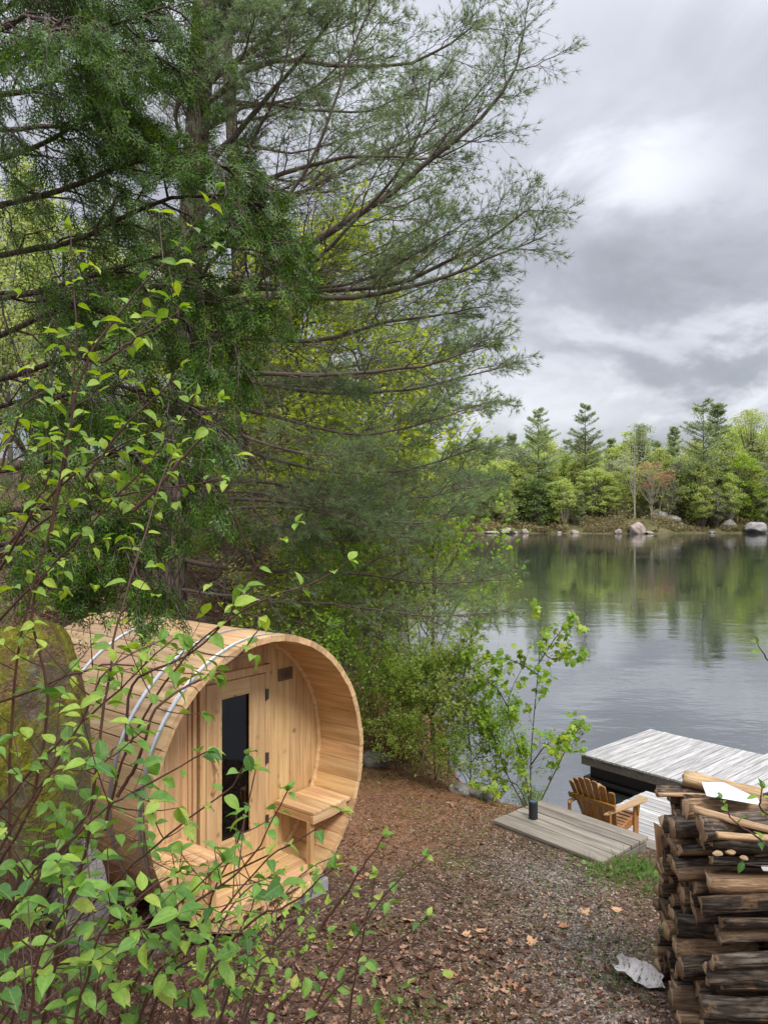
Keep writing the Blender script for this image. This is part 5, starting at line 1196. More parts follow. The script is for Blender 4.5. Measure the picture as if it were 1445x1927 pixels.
# ------------------------------------------------------------------ leafy trees on the near bank (behind the pine)
MAPLE = np.array([[0, 0, 0], [.25, -.42, -.03], [.38, -.20, .02], [.62, -.50, -.10], [.66, -.18, 0], [1.0, 0, -.15], [.66, .18, 0], [.62, .50, -.10], [.38, .20, .02], [.25, .42, -.03]])
MAPF = np.array([[0, 1, 2], [2, 3, 4], [4, 5, 6], [6, 7, 8], [8, 9, 0], [0, 2, 8], [2, 4, 6], [2, 6, 8]])
def leafy_mesh(seed, h, spread=.32, nl=15, n2=9, n3=7, per=3, leaf=.075, base=.25, k_trunk=.012, lean=0.0, tmpl=(MAPLE, MAPF), up=.5, n4=0):
    r = R0(seed); tk = resample([(0, 0, -.3), (.03*h*r.randn()+lean*h*.2, .02*h*r.randn(), h*.35), (lean*h*.6, .02*h*r.randn(), h*.7), (lean*h, 0, h)], 14)
    C1, l1, _, _ = grow(tk[None], r, nl, base, .98, .85, h*spread*1.3, K=8, roll=3.0, droop=-.08, jit=.025, upb=up*.5, falloff=.55, plane_up=(0, 1, .3))
    C2, l2, _, _ = grow(C1, r, n2, .2, .98, .75, l1*.45, K=5, roll=.6, droop=.05, jit=.04, upb=.12, falloff=.4)
    C3, l3, _, _ = grow(C2, r, n3, .15, 1.0, .7, l2*.42+.03*h, K=3, roll=.8, droop=.08, jit=.05, falloff=.3)
    wv, wf = join([curve_tubes(tk[None], h*k_trunk, h*.002, 8), curve_tubes(C1, h*.0035, h*.001, 5), curve_tubes(C2, h*.0014, h*.0006, 3), curve_tubes(C3, h*.0007, h*.0004, 3)])
    S, D = [], []
    for k in range(per):
        i = 1 if k % 2 else 2; S.append(C3[:, i]+r.randn(len(C3), 3)*leaf*.4); D.append(r.randn(len(C3), 3)*np.array([1, 1, .4])+np.array([0, 0, -.45]))
    S = np.concatenate(S); D = np.concatenate(D); sc = leaf*(.6+.8*r.rand(len(S)))
    v, f = inst(tmpl[0], tmpl[1], S, frames(D, r, (0, 0, 1.2), .5), np.stack([sc]*3, 1)); return mesh_np('crown', v, f), mesh_np('trunk', wv, wf, smooth=True)
def near_bank():
    r = R0(51)
    A_ = leafy_mesh(1, 7.0, nl=20, n2=10, n3=8, per=4, leaf=.10); B_ = leafy_mesh(2, 7.0, spread=.38, nl=20, n2=10, n3=8, per=4, leaf=.10)
    Cc = leafy_mesh(3, 4.0, spread=.36, nl=16, n2=9, n3=7, per=4, leaf=.075, base=.12); D_ = [far_leafy(90+i, 12, sz=.22, nclump=60, per=120) for i in range(3)]; P_ = [far_pine(95, 14, nb=90, dens=110, leafsz=.3)]
    rows = [(A_, 560, 12.6, 5.5, 'maple_y', 'yellow-green young maple behind the pine boughs, left of the water'), (B_, 670, 14.5, 6.0, 'maple_y', 'yellow-green maple nearest the water behind the pine boughs'),
            (B_, 480, 15.5, 4.4, 'maple_y', 'tall yellow-green maple seen through the bare pine limbs'), (A_, 735, 16.5, 2.6, 'maple_g', 'green young maple at the water, low behind the pine boughs'),
            (Cc, 590, 10.4, 2.0, 'maple_g', 'bright green maple sapling right behind the barrel'), (Cc, 640, 11.5, 2.6, 'maple_g', 'second bright green maple sapling, nearer the water behind the barrel'),
            (A_, 430, 19, 4.5, 'maple_g', 'green maple on the slope right of the pine trunk'), (B_, 250, 21, 6, 'far_g2', 'yellow-green tree on the slope left of the pine trunk'),
            (A_, 120, 17, 6.0, 'far_g2', 'yellow-green tree behind the cedar on the slope'), (B_, 20, 22, 7, 'far_g2', 'green tree at the far left behind the cedar'),
            (B_, 350, 26, 6, 'maple_y', 'tall pale tree on the hill straight behind the pine trunk'), (A_, 560, 24, 5.5, 'maple_y', 'tall yellow-green tree further along the near bank')]
    S_ = leafy_mesh(4, 4.0, spread=.42, nl=14, n2=7, n3=5, per=3, leaf=.085, base=.25)
    rows += [(S_, 815, 11.3, 3.3, 'maple_g', 'bright green leaning maple nearest the open water under the boughs'), (S_, 770, 10.9, 2.6, 'maple_y', 'yellow-green sapling standing over the shore thicket'), (S_, 745, 11.6, 3.7, 'maple_y', 'sparse yellow-green maple leaning out over the lake below the pine boughs'), (S_, 690, 12.6, 4.2, 'maple_y', 'thin yellow-green maple between the barrel and the lake, taller one'), (S_, 600, 8.4, 1.75, 'maple_g', 'bright green maple spray just behind the barrel rim, nearest one'), (S_, 520, 8.9, 1.9, 'maple_y', 'airy yellow-green sapling behind the top of the barrel'), (S_, 660, 9.6, 2.0, 'maple_g', 'bright green sapling between barrel rim and shore shrubs'), (S_, 580, 10.8, 2.9, 'maple_y', 'yellow-green sapling rising into the lowest pine boughs'), (S_, 610, 9.3, 2.3, 'maple_g', 'bright green maple spray just above the barrel rim'), (Cc, 30, 7.5, 1.9, 'maple_g', 'bright green sapling at the far left on the bank above the barrel'), (Cc, 130, 9.0, 2.2, 'maple_g', 'bright green sapling on the slope behind the hanging cedar sprays'), (Cc, 215, 7.6, 1.1, 'maple_g', 'low green sapling at the rear end of the barrel'),
             (Cc, 270, 11.5, 2.3, 'maple_y', 'yellow-green sapling on the slope left of the pine trunk'), (Cc, 420, 11.5, 1.6, 'maple_g', 'small green sapling on the brown slope right of the pine trunk'), (Cc, 500, 12.5, 2.4, 'maple_y', 'yellow-green sapling at the top of the brown slope'),
             (Cc, 545, 9.6, 1.2, 'maple_g', 'low bright sapling touching the top of the barrel rim'), (Cc, 690, 13.5, 2.6, 'maple_y', 'yellow-green sapling by the water under the pine boughs'), (Cc, 460, 9.8, .9, 'shrub_g', 'low shrub on the slope just above the barrel top'), (Cc, -40, 6.2, 1.6, 'maple_g', 'sapling at the left frame edge above the mossy rock')]
    for i, (me, px, d, h, m, lab) in enumerate(rows):
        x = (px-722.5)/F*d; z = float(ground_z(x, d)); hb = 4.0 if me in (Cc, S_) else 7.0
        place_tree('maple_tree', me, (x, d, max(z, -1.4)), i*1.3, (h/hb,)*3, (M[m], M['far_bark']), lab)
    n = 0
    spots = [(700, 32, 8), (640, 36, 11), (560, 34, 12), (480, 38, 12), (380, 40, 14), (280, 36, 13), (180, 38, 13), (60, 36, 13), (-20, 32, 12), (740, 48, 10), (680, 52, 13), (600, 55, 14), (500, 60, 15), (760, 75, 11), (710, 80, 14), (760, 110, 12), (800, 140, 13), (730, 120, 14), (835, 152, 12)]
    for i, (px, d, h) in enumerate(spots):
        h = h*(.6 if px < 520 else .74)
        x = (px-722.5)/F*d; z = float(ground_z(x, d)); pine = i in (1, 4, 9, 12, 14, 17, 6)
        where = ('beside the water', 'between the barrel and the water', 'behind the yellow-green maples', 'on the hill behind the pine', 'on the hill right of the pine trunk', 'left of the pine trunk', 'behind the cedar', 'behind the cedar at the left', 'far left behind the cedar', 'where the lake narrows', 'on the bank before the bay', 'behind the bank trees', 'high on the hill', 'at the bay', 'behind the bay trees', 'at the head of the bay', 'closing the bay, nearest the water', 'closing the bay on the left', 'at the near end of the far shore')[i]; lab = f"{'dark pine' if pine else 'pale green tree'} {where}, beyond the near pine boughs"
        if pine: place_tree('pine_tree', P_[0], (x, d, z-.2), i*2.1, (h*1.1/14,)*3, (M['far_pine'], M['far_bark']), lab, 'tree', 'trees on the near bank')
        else: place_tree('leafy_tree', D_[i % 3], (x, d, z-.2), i*1.7, (h/12,)*3, (M[('far_g1', 'maple_y', 'far_g2')[i % 3]], M['far_bark']), lab, 'tree', 'trees on the near bank')
    # bare trunks on the slope
    for i, (px, d, h, rr_) in enumerate(((415, 15, 3.2, .05), (265, 14, 5, .07), (365, 17, 6, .09), (155, 13, 5, .08), (845, 33, 5, .1), (535, 17, 6, .07))):
        if i == 4: continue
        x = (px-722.5)/F*d; z = float(ground_z(x, d)); tk = resample([(x, d, z-.2), (x+.1, d, z+h*.5), (x-.05, d+.1, z+h)], 12); v, q = curve_tubes(tk[None], rr_, rr_*.5, 8)
        tag(ob('tree_trunk', mesh_np('tree_trunk', v, q, [M['pine_bark']], smooth=True)), ('slim dark trunk on the brown slope right of the big pine', 'dark trunk on the slope left of the big pine', 'thick dark trunk on the hill behind the big pine', 'dark trunk on the slope behind the cedar', '', 'slim trunk among the yellow-green maples')[i], 'tree')
    # mossy fallen log behind the barrel
    tk = resample([hit(372, 1112, 6.5), hit(405, 1118, 6.5), hit(440, 1138, 6.5), hit(490, 1152, 6.5)], 14); tk[:, 2] += .05
    v, q = curve_tubes(tk[None], .055, .045, 8); tag(ob('fallen_log', mesh_np('fallen_log', v, q, [bark_mat('mossy_log', (.02, .018, .015), (.10, .09, .07), lichen=(.22, .25, .17))], smooth=True)), 'curved dark fallen log with lichen on the slope behind the barrel', 'log')
    # grey bucket-like post cap
    p = hit(337, 1168, 6.5); ph = (1168-1146)/F*p[1]; p[2] += ph; mb = MB(); mb.box((0, 0, 0), (.17, .14, .05)); mb.box((0, 0, -.025-(ph+.1)/2), (.12, .10, ph+.1)); tag(mb.build('post', M['concrete'], None, .006, loc=p, rot=(0, 0, .3)), 'short post with a flat blue-grey cap behind the top of the barrel', 'post')
near_bank()

# ------------------------------------------------------------------ shore shrubs and the maple sapling right of the barrel
def shore_shrubs():
    r = R0(61); lf = (LEAF4*np.array([1, .9, 1]), L4F)
    S_ = [leafy_mesh(70+i, 1.6, spread=.55, nl=18, n2=8, n3=6, per=4, leaf=.050, base=.03, k_trunk=.006, tmpl=lf, up=1.0) for i in range(3)]
    rows = [(700, 10.1, 1.2, 'shrub_g', 'loose green shrub right beside the barrel rim'), (755, 9.8, 1.25, 'shrub_g', 'green shrub in the middle of the shore thicket'), (820, 9.7, 1.45, 'shrub_g', 'bushy green shrub before the water, left of the maple sapling'),
            (880, 9.5, 1.45, 'shrub_g', 'green shrub touching the maple sapling on its left'), (930, 9.3, 1.15, 'maple_g', 'low bright green bush at the foot of the maple sapling'), (795, 10.3, 1.2, 'shrub_g', 'green shrub at the waterline behind the thicket'),
            (720, 11.2, 1.2, 'far_g3', 'brownish twiggy shrub behind the barrel rim'), (670, 12.0, 1.2, 'shrub_g', 'tall loose shrub with water behind it, above the barrel rim'), (735, 12.2, 1.0, 'far_red', 'shrub with reddish young leaves near the water'),
            (1000, 9.3, .55, 'maple_g', 'small leafy plant behind the speaker'), (1055, 9.1, .3, 'shrub_g', 'small green plant between the speaker and the chair'), (1108, 9.0, .34, 'shrub_g', 'thin wispy plant in front of the wooden chair'),
            (845, 8.95, .6, 'maple_g', 'small bright sapling at the edge of the brown path'), (770, 9.3, .7, 'shrub_g', 'low sprout at the edge of the brown path')]
    for i, (px, d, h, m, lab) in enumerate(rows):
        x = (px-722.5)/F*d; z = float(ground_z(x, d)); place_tree('shrub', S_[i % 3], (x, d, max(z, -1.45)-.02), i*1.9, (h/1.6*1.1, h/1.6*1.1, h/1.6), (M[m], M['brown_stem']), lab, 'shrub')
shore_shrubs()
MAPV = np.array([[0, 0, 0], [.10, -.30, -.04], [.02, -.46, -.08], [.28, -.36, -.02], [.42, -.62, -.14], [.52, -.30, 0], [.70, -.20, .01], [.74, -.30, -.04], [1.0, 0, -.16], [.74, .30, -.04], [.70, .20, .01], [.52, .30, 0], [.42, .62, -.14], [.28, .36, -.02], [.02, .46, -.08], [.10, .30, -.04], [.35, 0, .05]])
MAPVF = np.array([[16, i, i+1] for i in range(0, 15)]+[[16, 15, 0]])
def leaf_parts(root, P, D, sizes, tmpl_meshes, limit, r, nhint=(0, 0, 1), name='leaf', stuff_mat=None, tmpl=None):
    """individual leaves as parts: nearest to the camera first; the rest joined"""
    Rm = frames(D, r, nhint, .35); order = np.argsort(P[:, 1]/np.maximum(sizes, 1e-4)); base = np.array(root.location)
    for j in order[:limit]:
        o = bpy.data.objects.new(name, tmpl_meshes[j % len(tmpl_meshes)]); COL.objects.link(o); o.parent = root
        m = Matrix([list(Rm[j][0])+[0], list(Rm[j][1])+[0], list(Rm[j][2])+[0], [0, 0, 0, 1]]); o.matrix_local = Matrix.Translation(Vector([float(a) for a in P[j]-base])) @ m @ Matrix.Scale(float(sizes[j]), 4)
    rest = order[limit:]
    if len(rest): v, f = inst(tmpl[0], tmpl[1], P[rest]-base, Rm[rest], sizes[rest][:, None]); tag(ob('leaves', mesh_np('leaves', v, f, [stuff_mat]), root), kind='stuff')
def maple_sapling():
    r = R0(81); b = at(1000, 1505, 9.0); b[2] = float(ground_z(b[0], b[1]))
    root = empty('maple_sapling', b, 0, 'thin maple sapling with bright yellow-green leaves against the water, by the speaker', 'sapling')
    stems = [[b, at(998, 1440, 9.0), at(1006, 1330, 9.0), at(1015, 1230, 9.0), at(1018, 1140, 9.0)], [b, at(985, 1440, 8.9), at(955, 1330, 8.9), at(990, 1240, 8.8)], [b, at(1045, 1450, 9.0), at(1075, 1390, 9.0), at(1092, 1370, 9.0)],
             [b, at(950, 1450, 9.1), at(935, 1400, 9.1), at(900, 1340, 9.1)], [at(998, 1440, 9.0), at(1030, 1400, 8.9), at(1060, 1400, 8.8)], [at(955, 1330, 8.9), at(930, 1290, 9.0), at(900, 1280, 9.1)], [at(1012, 1250, 9.), at(1045, 1200, 9.0), at(1075, 1165, 9.0)],
             [at(1012, 1270, 9.), at(980, 1250, 9.0), at(940, 1240, 9.0), at(880, 1262, 9.1)], [b, at(975, 1480, 8.9), at(940, 1470, 8.8), at(905, 1480, 8.8)], [at(1015, 1220, 9.), at(1040, 1240, 9.), at(1080, 1225, 9.)], [at(860, 1345, 9.3), at(880, 1230, 9.3), at(895, 1165, 9.3)]]
    C = np.stack([resample(s, 12) for s in stems]); v, q = curve_tubes(C-b, .009, .003, 5); ob('stem', mesh_np('stem', v, q, [M['brown_stem']], smooth=True), root)
    C2, l2, _, _ = grow(C, r, 11, .2, 1.0, .9, .22, K=4, roll=1.5, droop=0, jit=.03, upb=.15, falloff=.3); v, q = curve_tubes(C2-b, .003, .0015, 3); tag(ob('twigs', mesh_np('twigs', v, q, [M['brown_stem']]), root), kind='stuff')
    P, D = [], []
    for k in range(6):
        i = (3, 3, 2, 3, 2, 1)[k]; P.append(C2[:, i]+r.randn(len(C2), 3)*.02); D.append(unit(C2[:, -1]-C2[:, 0])*.4+r.randn(len(C2), 3)*.6+np.array([0, 0, -.35]))
    P = np.concatenate(P); D = np.concatenate(D); n = len(P); m = r.rand(n) < .88; P, D = P[m], D[m]
    me = mesh_np('leaf', MAPV, MAPVF, [M['maple_obj']]); leaf_parts(root, P, D, .085*(.6+.7*r.rand(len(P))), [me], 298, r, (0, -.3, .9), stuff_mat=M['maple_g'], tmpl=(MAPV, MAPVF))
def obj_leaf_mat():
    s = NT('maple_sapling_leaf'); c = s.ramp(s.rnd(), [(0, (0.20, 0.38, 0.04)), (.5, (0.33, 0.52, 0.06)), (1, (0.50, 0.60, 0.10))]); b = s.bsdf(Base_Color=c, Roughness=.5)
    t = s.n('ShaderNodeBsdfTranslucent', {'Color': s.hsv(c, .485, 1.1, 1.2)}).outputs[0]; return s.done(s.n('ShaderNodeMixShader', {0: .5, 1: b, 2: t}).outputs[0])
M['maple_obj'] = obj_leaf_mat()
maple_sapling()

# ------------------------------------------------------------------ dogwood in the foreground
def dog_leaf(seed):
    r = R0(seed); ts = [0, .08, .22, .4, .58, .75, .89, 1.0]; ws = [0.0, .13, .245, .29, .265, .17, .06, 0.0]; V = []; fold = r.uniform(.25, .75); droop = r.uniform(.25, .85); tw = r.uniform(-.15, .15)
    for t, w in zip(ts, ws):
        for s in (-1, -.5, 0, .5, 1):
            y = s*w; V.append((t*(1-.12*droop*t), y, abs(y)*fold-droop*t*t*.6-.10*(abs(s) == 1)*w+tw*y*t+.015*sin(9*t)*abs(s)))
    V = np.array(V); V[:, 0] += .0; idx = np.arange(40).reshape(8, 5); q = np.stack([idx[:-1, :-1], idx[1:, :-1], idx[1:, 1:], idx[:-1, 1:]], -1).reshape(-1, 4); return V, q
DOG = [dog_leaf(i) for i in range(5)]
def dogwood(name, label, stems, seed, leaf=.062, nodes=.075, start=.25, shoots=.6, limit=298, dens=1.0, mat='red_stem', lmat='dogwood', r0=.0045):
    r = R0(seed); st = [resample([at(*p) for p in s], 26) for s in stems]; b = st[0][0].copy(); root = empty(name, b, 0, label, 'shrub')
    st = [s+np.cumsum(r.randn(26, 3), 0)*.0022 for s in st]
    rootc = []
    for s in st:                      # carry every stem down into the soil
        g0 = s[0]+(s[0]-s[3])*np.array([1., 1, 0])*.6; g0[2] = float(ground_z(g0[0], g0[1]))-.05
        qx, qy = pix(s[0])
        if g0[2] < s[0][2] and (qy > 1930 or qx < -10 or qx > 1500): rootc.append(resample([g0, (g0+s[0])/2+np.array([0, 0, .02]), s[0]], 6))
    tubes = [curve_tubes(s[None]-b, r0*r.uniform(.8, 1.25)*(s[0][1]/1.9), .0016, 6) for s in st]; tw = []; P, D, Sz = [], [], []
    for s in st:
        L = np.concatenate([[0], np.cumsum(np.linalg.norm(np.diff(s, axis=0), axis=1))]); tot = L[-1]; a = start*tot; ph = r.rand()*pi; k = 0
        while a < tot:
            p = np.array([np.interp(a, L, s[:, i]) for i in range(3)]); p2 = np.array([np.interp(min(a+.02, tot), L, s[:, i]) for i in range(3)]); T = unit(p2-p+1e-9)
            U = unit(np.cross(T, np.array([.3, 1, .2]))); W = np.cross(T, U); ang = ph+k*pi/2; near_tip = a > tot*.82
            for sg in (1, -1):
                d = unit(sg*(cos(ang)*U+sin(ang)*W)+T*.5)
                if not near_tip and r.rand() < shoots:
                    l = r.uniform(.05, .20); q = np.array([p+d*l*t+np.array([0, 0, .25*l*t*t]) for t in np.linspace(0, 1, 5)]); tw.append(q); e = q[-1]; ed = unit(q[-1]-q[-2])
                    U2 = unit(np.cross(ed, np.array([0, 0, 1.]))); 
                    for n_, (m_, pos) in enumerate(((1, e), (-1, e), (1, q[2]), (-1, q[2]))):
                        if r.rand() < dens*(.95 if n_ < 2 else .5): P.append(pos); D.append(U2*m_*.9+ed*.5+np.array([0, 0, r.uniform(-.7, .1)])+r.randn(3)*.28); Sz.append(leaf*r.uniform(.6, 1.25)*(1 if n_ < 2 else .8))
                elif r.rand() < dens*.9: P.append(p+d*.008); D.append(d*.9+np.array([0, 0, r.uniform(-.4, .15)])+r.randn(3)*.15); Sz.append(leaf*r.uniform(.7, 1.25)*(.8 if near_tip else 1))
            a += nodes*r.uniform(.8, 1.25); k += 1
        for j in range(3): P.append(s[-1]); D.append(unit(s[-1]-s[-3])+r.randn(3)*.7); Sz.append(leaf*r.uniform(.5, .9))
    if rootc: tubes.append(curve_tubes(np.stack(rootc)-b, r0*1.15, r0, 6))
    ob('stems', mesh_np('stems', *join(tubes), [M[mat]], smooth=True), root)['kind'] = 'stuff' if False else 'thing'
    if tw: tag(ob('twigs', mesh_np('twigs', *curve_tubes(np.stack(tw)-b, .0018, .001, 4), [M[mat]], smooth=True), root), kind='stuff')
    mes = [mesh_np('leaf', v, q, [M[lmat]], smooth=True) for v, q in DOG]
    leaf_parts(root, np.array(P), np.array(D), np.array(Sz), mes, limit, r, (0, -.15, 1.0), stuff_mat=M[lmat], tmpl=DOG[0]); return root
def dogwoods():
    d1 = dogwood('dogwood_shrub', 'tall thin dogwood stems with sparse pale leaves against the cedar', [
        [(20, 1700, 2.2), (25, 1380, 2.2), (48, 1180, 2.2), (100, 1000, 2.2), (135, 820, 2.2), (150, 640, 2.2), (145, 520, 2.2), (138, 430, 2.2)],
        [(100, 1000, 2.2), (130, 860, 2.2), (168, 705, 2.2), (250, 590, 2.2), (330, 500, 2.2), (415, 380, 2.2)],
        [(-30, 1200, 2.4), (60, 1100, 2.4), (150, 1010, 2.4), (240, 920, 2.4), (320, 830, 2.4), (375, 745, 2.4)], [(-30, 1080, 2.5), (50, 985, 2.5), (130, 900, 2.5), (240, 830, 2.5), (335, 790, 2.5)],
        [(-20, 940, 2.3), (30, 830, 2.3), (70, 760, 2.3), (120, 730, 2.3)], [(-20, 1100, 2.3), (60, 960, 2.2), (100, 880, 2.2), (90, 800, 2.2)], [(0, 1050, 2.6), (120, 960, 2.6), (280, 920, 2.6), (420, 900, 2.6)],
        [(190, 680, 2.2), (240, 640, 2.2), (300, 610, 2.2), (330, 580, 2.2)], [(160, 900, 2.3), (230, 800, 2.3), (290, 740, 2.3), (340, 690, 2.3)], [(250, 960, 2.4), (330, 880, 2.4), (400, 800, 2.4), (425, 745, 2.4)]],
        11, leaf=.050, nodes=.075, start=.22, shoots=.55, lmat='dogwood_light')
    d2 = dogwood('dogwood_shrub', 'dark red dogwood stems crossing in front of the barrel roof', [
        [(60, 2100, 1.9), (110, 1760, 1.9), (160, 1600, 1.9), (188, 1440, 1.9), (215, 1260, 1.95), (240, 1150, 2.0), (290, 980, 2.1), (330, 860, 2.2)],
        [(200, 1560, 2.0), (235, 1420, 2.0), (300, 1290, 2.0), (390, 1180, 2.0), (500, 1110, 2.0), (590, 1080, 2.0), (650, 1040, 2.0)], [(235, 1420, 2.0), (245, 1280, 2.0), (330, 1230, 2.0), (420, 1160, 2.0), (470, 1060, 2.0), (560, 960, 2.0)],
        [(-40, 1330, 2.3), (60, 1290, 2.3), (160, 1250, 2.3), (240, 1240, 2.3), (400, 1260, 2.3)], [(-40, 1700, 1.9), (60, 1520, 1.9), (150, 1360, 1.9), (200, 1270, 1.9), (300, 1210, 2.0)], [(-30, 1560, 2.1), (90, 1420, 2.1), (240, 1290, 2.1), (330, 1200, 2.1)],
        [(225, 1500, 1.9), (260, 1440, 1.9), (300, 1330, 1.9), (440, 1240, 2.0), (480, 1180, 2.0)], [(60, 1500, 2.2), (90, 1300, 2.2), (60, 1150, 2.2), (95, 1060, 2.2), (200, 1000, 2.2)]],
        12, leaf=.050, nodes=.08, start=.28, shoots=.45, lmat='dogwood_light')
    d3 = dogwood('dogwood_shrub', 'dense dogwood with big green leaves filling the lower left corner', [
        [(40, 2150, 1.7), (110, 1800, 1.7), (220, 1650, 1.7), (330, 1560, 1.7), (430, 1480, 1.7), (455, 1420, 1.7)], [(160, 2150, 1.75), (250, 1860, 1.75), (350, 1720, 1.75), (470, 1630, 1.75), (560, 1490, 1.75)],
        [(-40, 1900, 1.6), (40, 1700, 1.6), (150, 1560, 1.6), (250, 1490, 1.6), (390, 1400, 1.6)], [(120, 2100, 1.5), (160, 1860, 1.5), (200, 1730, 1.5), (330, 1640, 1.5)], [(-40, 2000, 1.6), (60, 1850, 1.6), (160, 1780, 1.6), (300, 1740, 1.6), (420, 1620, 1.6)],
        [(-50, 1700, 1.8), (20, 1560, 1.8), (90, 1460, 1.8), (170, 1440, 1.8), (260, 1370, 1.8)], [(20, 2200, 1.4), (60, 1950, 1.4), (80, 1800, 1.4), (160, 1650, 1.4)], [(200, 2200, 1.7), (260, 1980, 1.7), (300, 1850, 1.7), (420, 1780, 1.7)],
        [(-40, 1820, 1.9), (40, 1660, 1.9), (110, 1580, 1.9), (160, 1490, 1.9)], [(-30, 2100, 1.8), (30, 1900, 1.8), (20, 1750, 1.8), (60, 1620, 1.8)], [(90, 2200, 1.9), (180, 1950, 1.9), (240, 1800, 1.9), (260, 1680, 1.9)],
        [(300, 2200, 1.9), (340, 2000, 1.9), (360, 1900, 1.9), (330, 1800, 1.9)], [(-20, 2250, 1.6), (120, 2000, 1.6), (180, 1900, 1.6), (240, 1860, 1.6)]],
        13, leaf=.050, nodes=.052, start=.26, shoots=.8)
    d4 = dogwood('dogwood_shrub', 'dogwood stems with leaves crossing the porch and foot of the barrel', [
        [(300, 2150, 2.1), (370, 1880, 2.1), (470, 1740, 2.1), (560, 1700, 2.1), (640, 1640, 2.1)], [(350, 2150, 2.0), (420, 1900, 2.0), (470, 1800, 2.0), (620, 1730, 2.0)], [(250, 2000, 2.0), (330, 1800, 2.0), (420, 1700, 2.0), (520, 1590, 2.0), (650, 1500, 2.0)],
        [(230, 2000, 1.9), (290, 1840, 1.9), (360, 1760, 1.9), (430, 1600, 1.9), (470, 1440, 1.9)], [(420, 2200, 2.2), (470, 2000, 2.2), (520, 1900, 2.2), (600, 1830, 2.2)]], 14, leaf=.044, nodes=.075, start=.4, shoots=.5, dens=.85)
    d5 = dogwood('dogwood_shrub', 'three red dogwood shoots leaning right over the leaf litter at the bottom', [
        [(480, 2150, 2.3), (560, 1960, 2.3), (640, 1800, 2.3), (720, 1680, 2.3), (798, 1600, 2.3)], [(520, 2100, 2.3), (610, 1900, 2.3), (700, 1810, 2.3), (760, 1760, 2.3), (800, 1722, 2.3)], [(560, 2200, 2.4), (650, 1960, 2.4), (665, 1850, 2.4), (690, 1720, 2.4), (705, 1640, 2.4)],
        [(640, 2200, 2.4), (700, 1990, 2.4), (740, 1920, 2.4), (770, 1860, 2.4)], [(600, 1750, 2.6), (650, 1680, 2.6), (690, 1620, 2.6), (725, 1575, 2.6)]], 15, leaf=.046, nodes=.10, start=.30, shoots=.35, dens=.62)
    d6 = dogwood('honeysuckle_shrub', 'fine shrub with small drooping pale leaves before the porch floor', [
        [(380, 2100, 2.6), (430, 1850, 2.6), (500, 1740, 2.6), (560, 1650, 2.6), (640, 1610, 2.6)], [(420, 2100, 2.6), (470, 1860, 2.6), (560, 1740, 2.6), (660, 1680, 2.6)], [(370, 2000, 2.6), (400, 1780, 2.6), (450, 1680, 2.6), (520, 1630, 2.6)],
        [(440, 2000, 2.7), (500, 1800, 2.7), (580, 1700, 2.7), (600, 1640, 2.7)], [(400, 2000, 2.7), (440, 1800, 2.7), (480, 1700, 2.7), (490, 1650, 2.7)]], 16, leaf=.034, nodes=.045, start=.35, shoots=.8, mat='brown_stem', r0=.003, lmat='dogwood_light')
    d7 = dogwood('dogwood_shrub', 'dogwood sprig with a few leaves hanging in front of the woodpile', [[(1600, 1720, 2.5), (1500, 1640, 2.5), (1440, 1590, 2.5), (1395, 1560, 2.5), (1362, 1515, 2.5)], [(1560, 1640, 2.5), (1480, 1560, 2.5), (1430, 1530, 2.5), (1425, 1490, 2.5)]], 17, leaf=.045, nodes=.09, start=.45, shoots=.1, mat='red_stem')
    d8 = dogwood('dogwood_shrub', 'thin twig with two leaves entering at the right edge over the water', [[(1600, 1400, 3.0), (1500, 1310, 3.0), (1445, 1250, 3.0), (1420, 1208, 3.0)]], 18, leaf=.05, nodes=.12, start=.75, shoots=.0, dens=.7)
dogwoods()

# bare twigs tangled through the undergrowth at the left
def tangle():
    r = R0(91); N = 420; x = r.uniform(-1.9, -.55, N); y = r.uniform(2.0, 4.1, N); z = ground_z(x, y); P0 = np.stack([x, y, z], 1); D = unit(np.stack([r.randn(N)*.8+.3, r.randn(N)*.5, np.abs(r.randn(N))*.8+.25], 1)); L = r.uniform(.3, 1.0, N)
    k = np.linspace(0, 1, 6)[None, :, None]; C = P0[:, None]+D[:, None]*L[:, None, None]*k; C[..., 2] -= .25*L[:, None]*np.linspace(0, 1, 6)[None]**2; C += np.cumsum(r.randn(N, 6, 3), 1)*.012
    C2, l2, _, _ = grow(C, r, 4, .3, .95, .6, L*.35, K=4, roll=1.5, jit=.06); v, q = join([curve_tubes(C, .003, .001, 4), curve_tubes(C2, .0015, .0008, 3)])
    tag(ob('undergrowth', mesh_np('undergrowth', v, q, [M['red_stem']])), kind='stuff')
tangle()

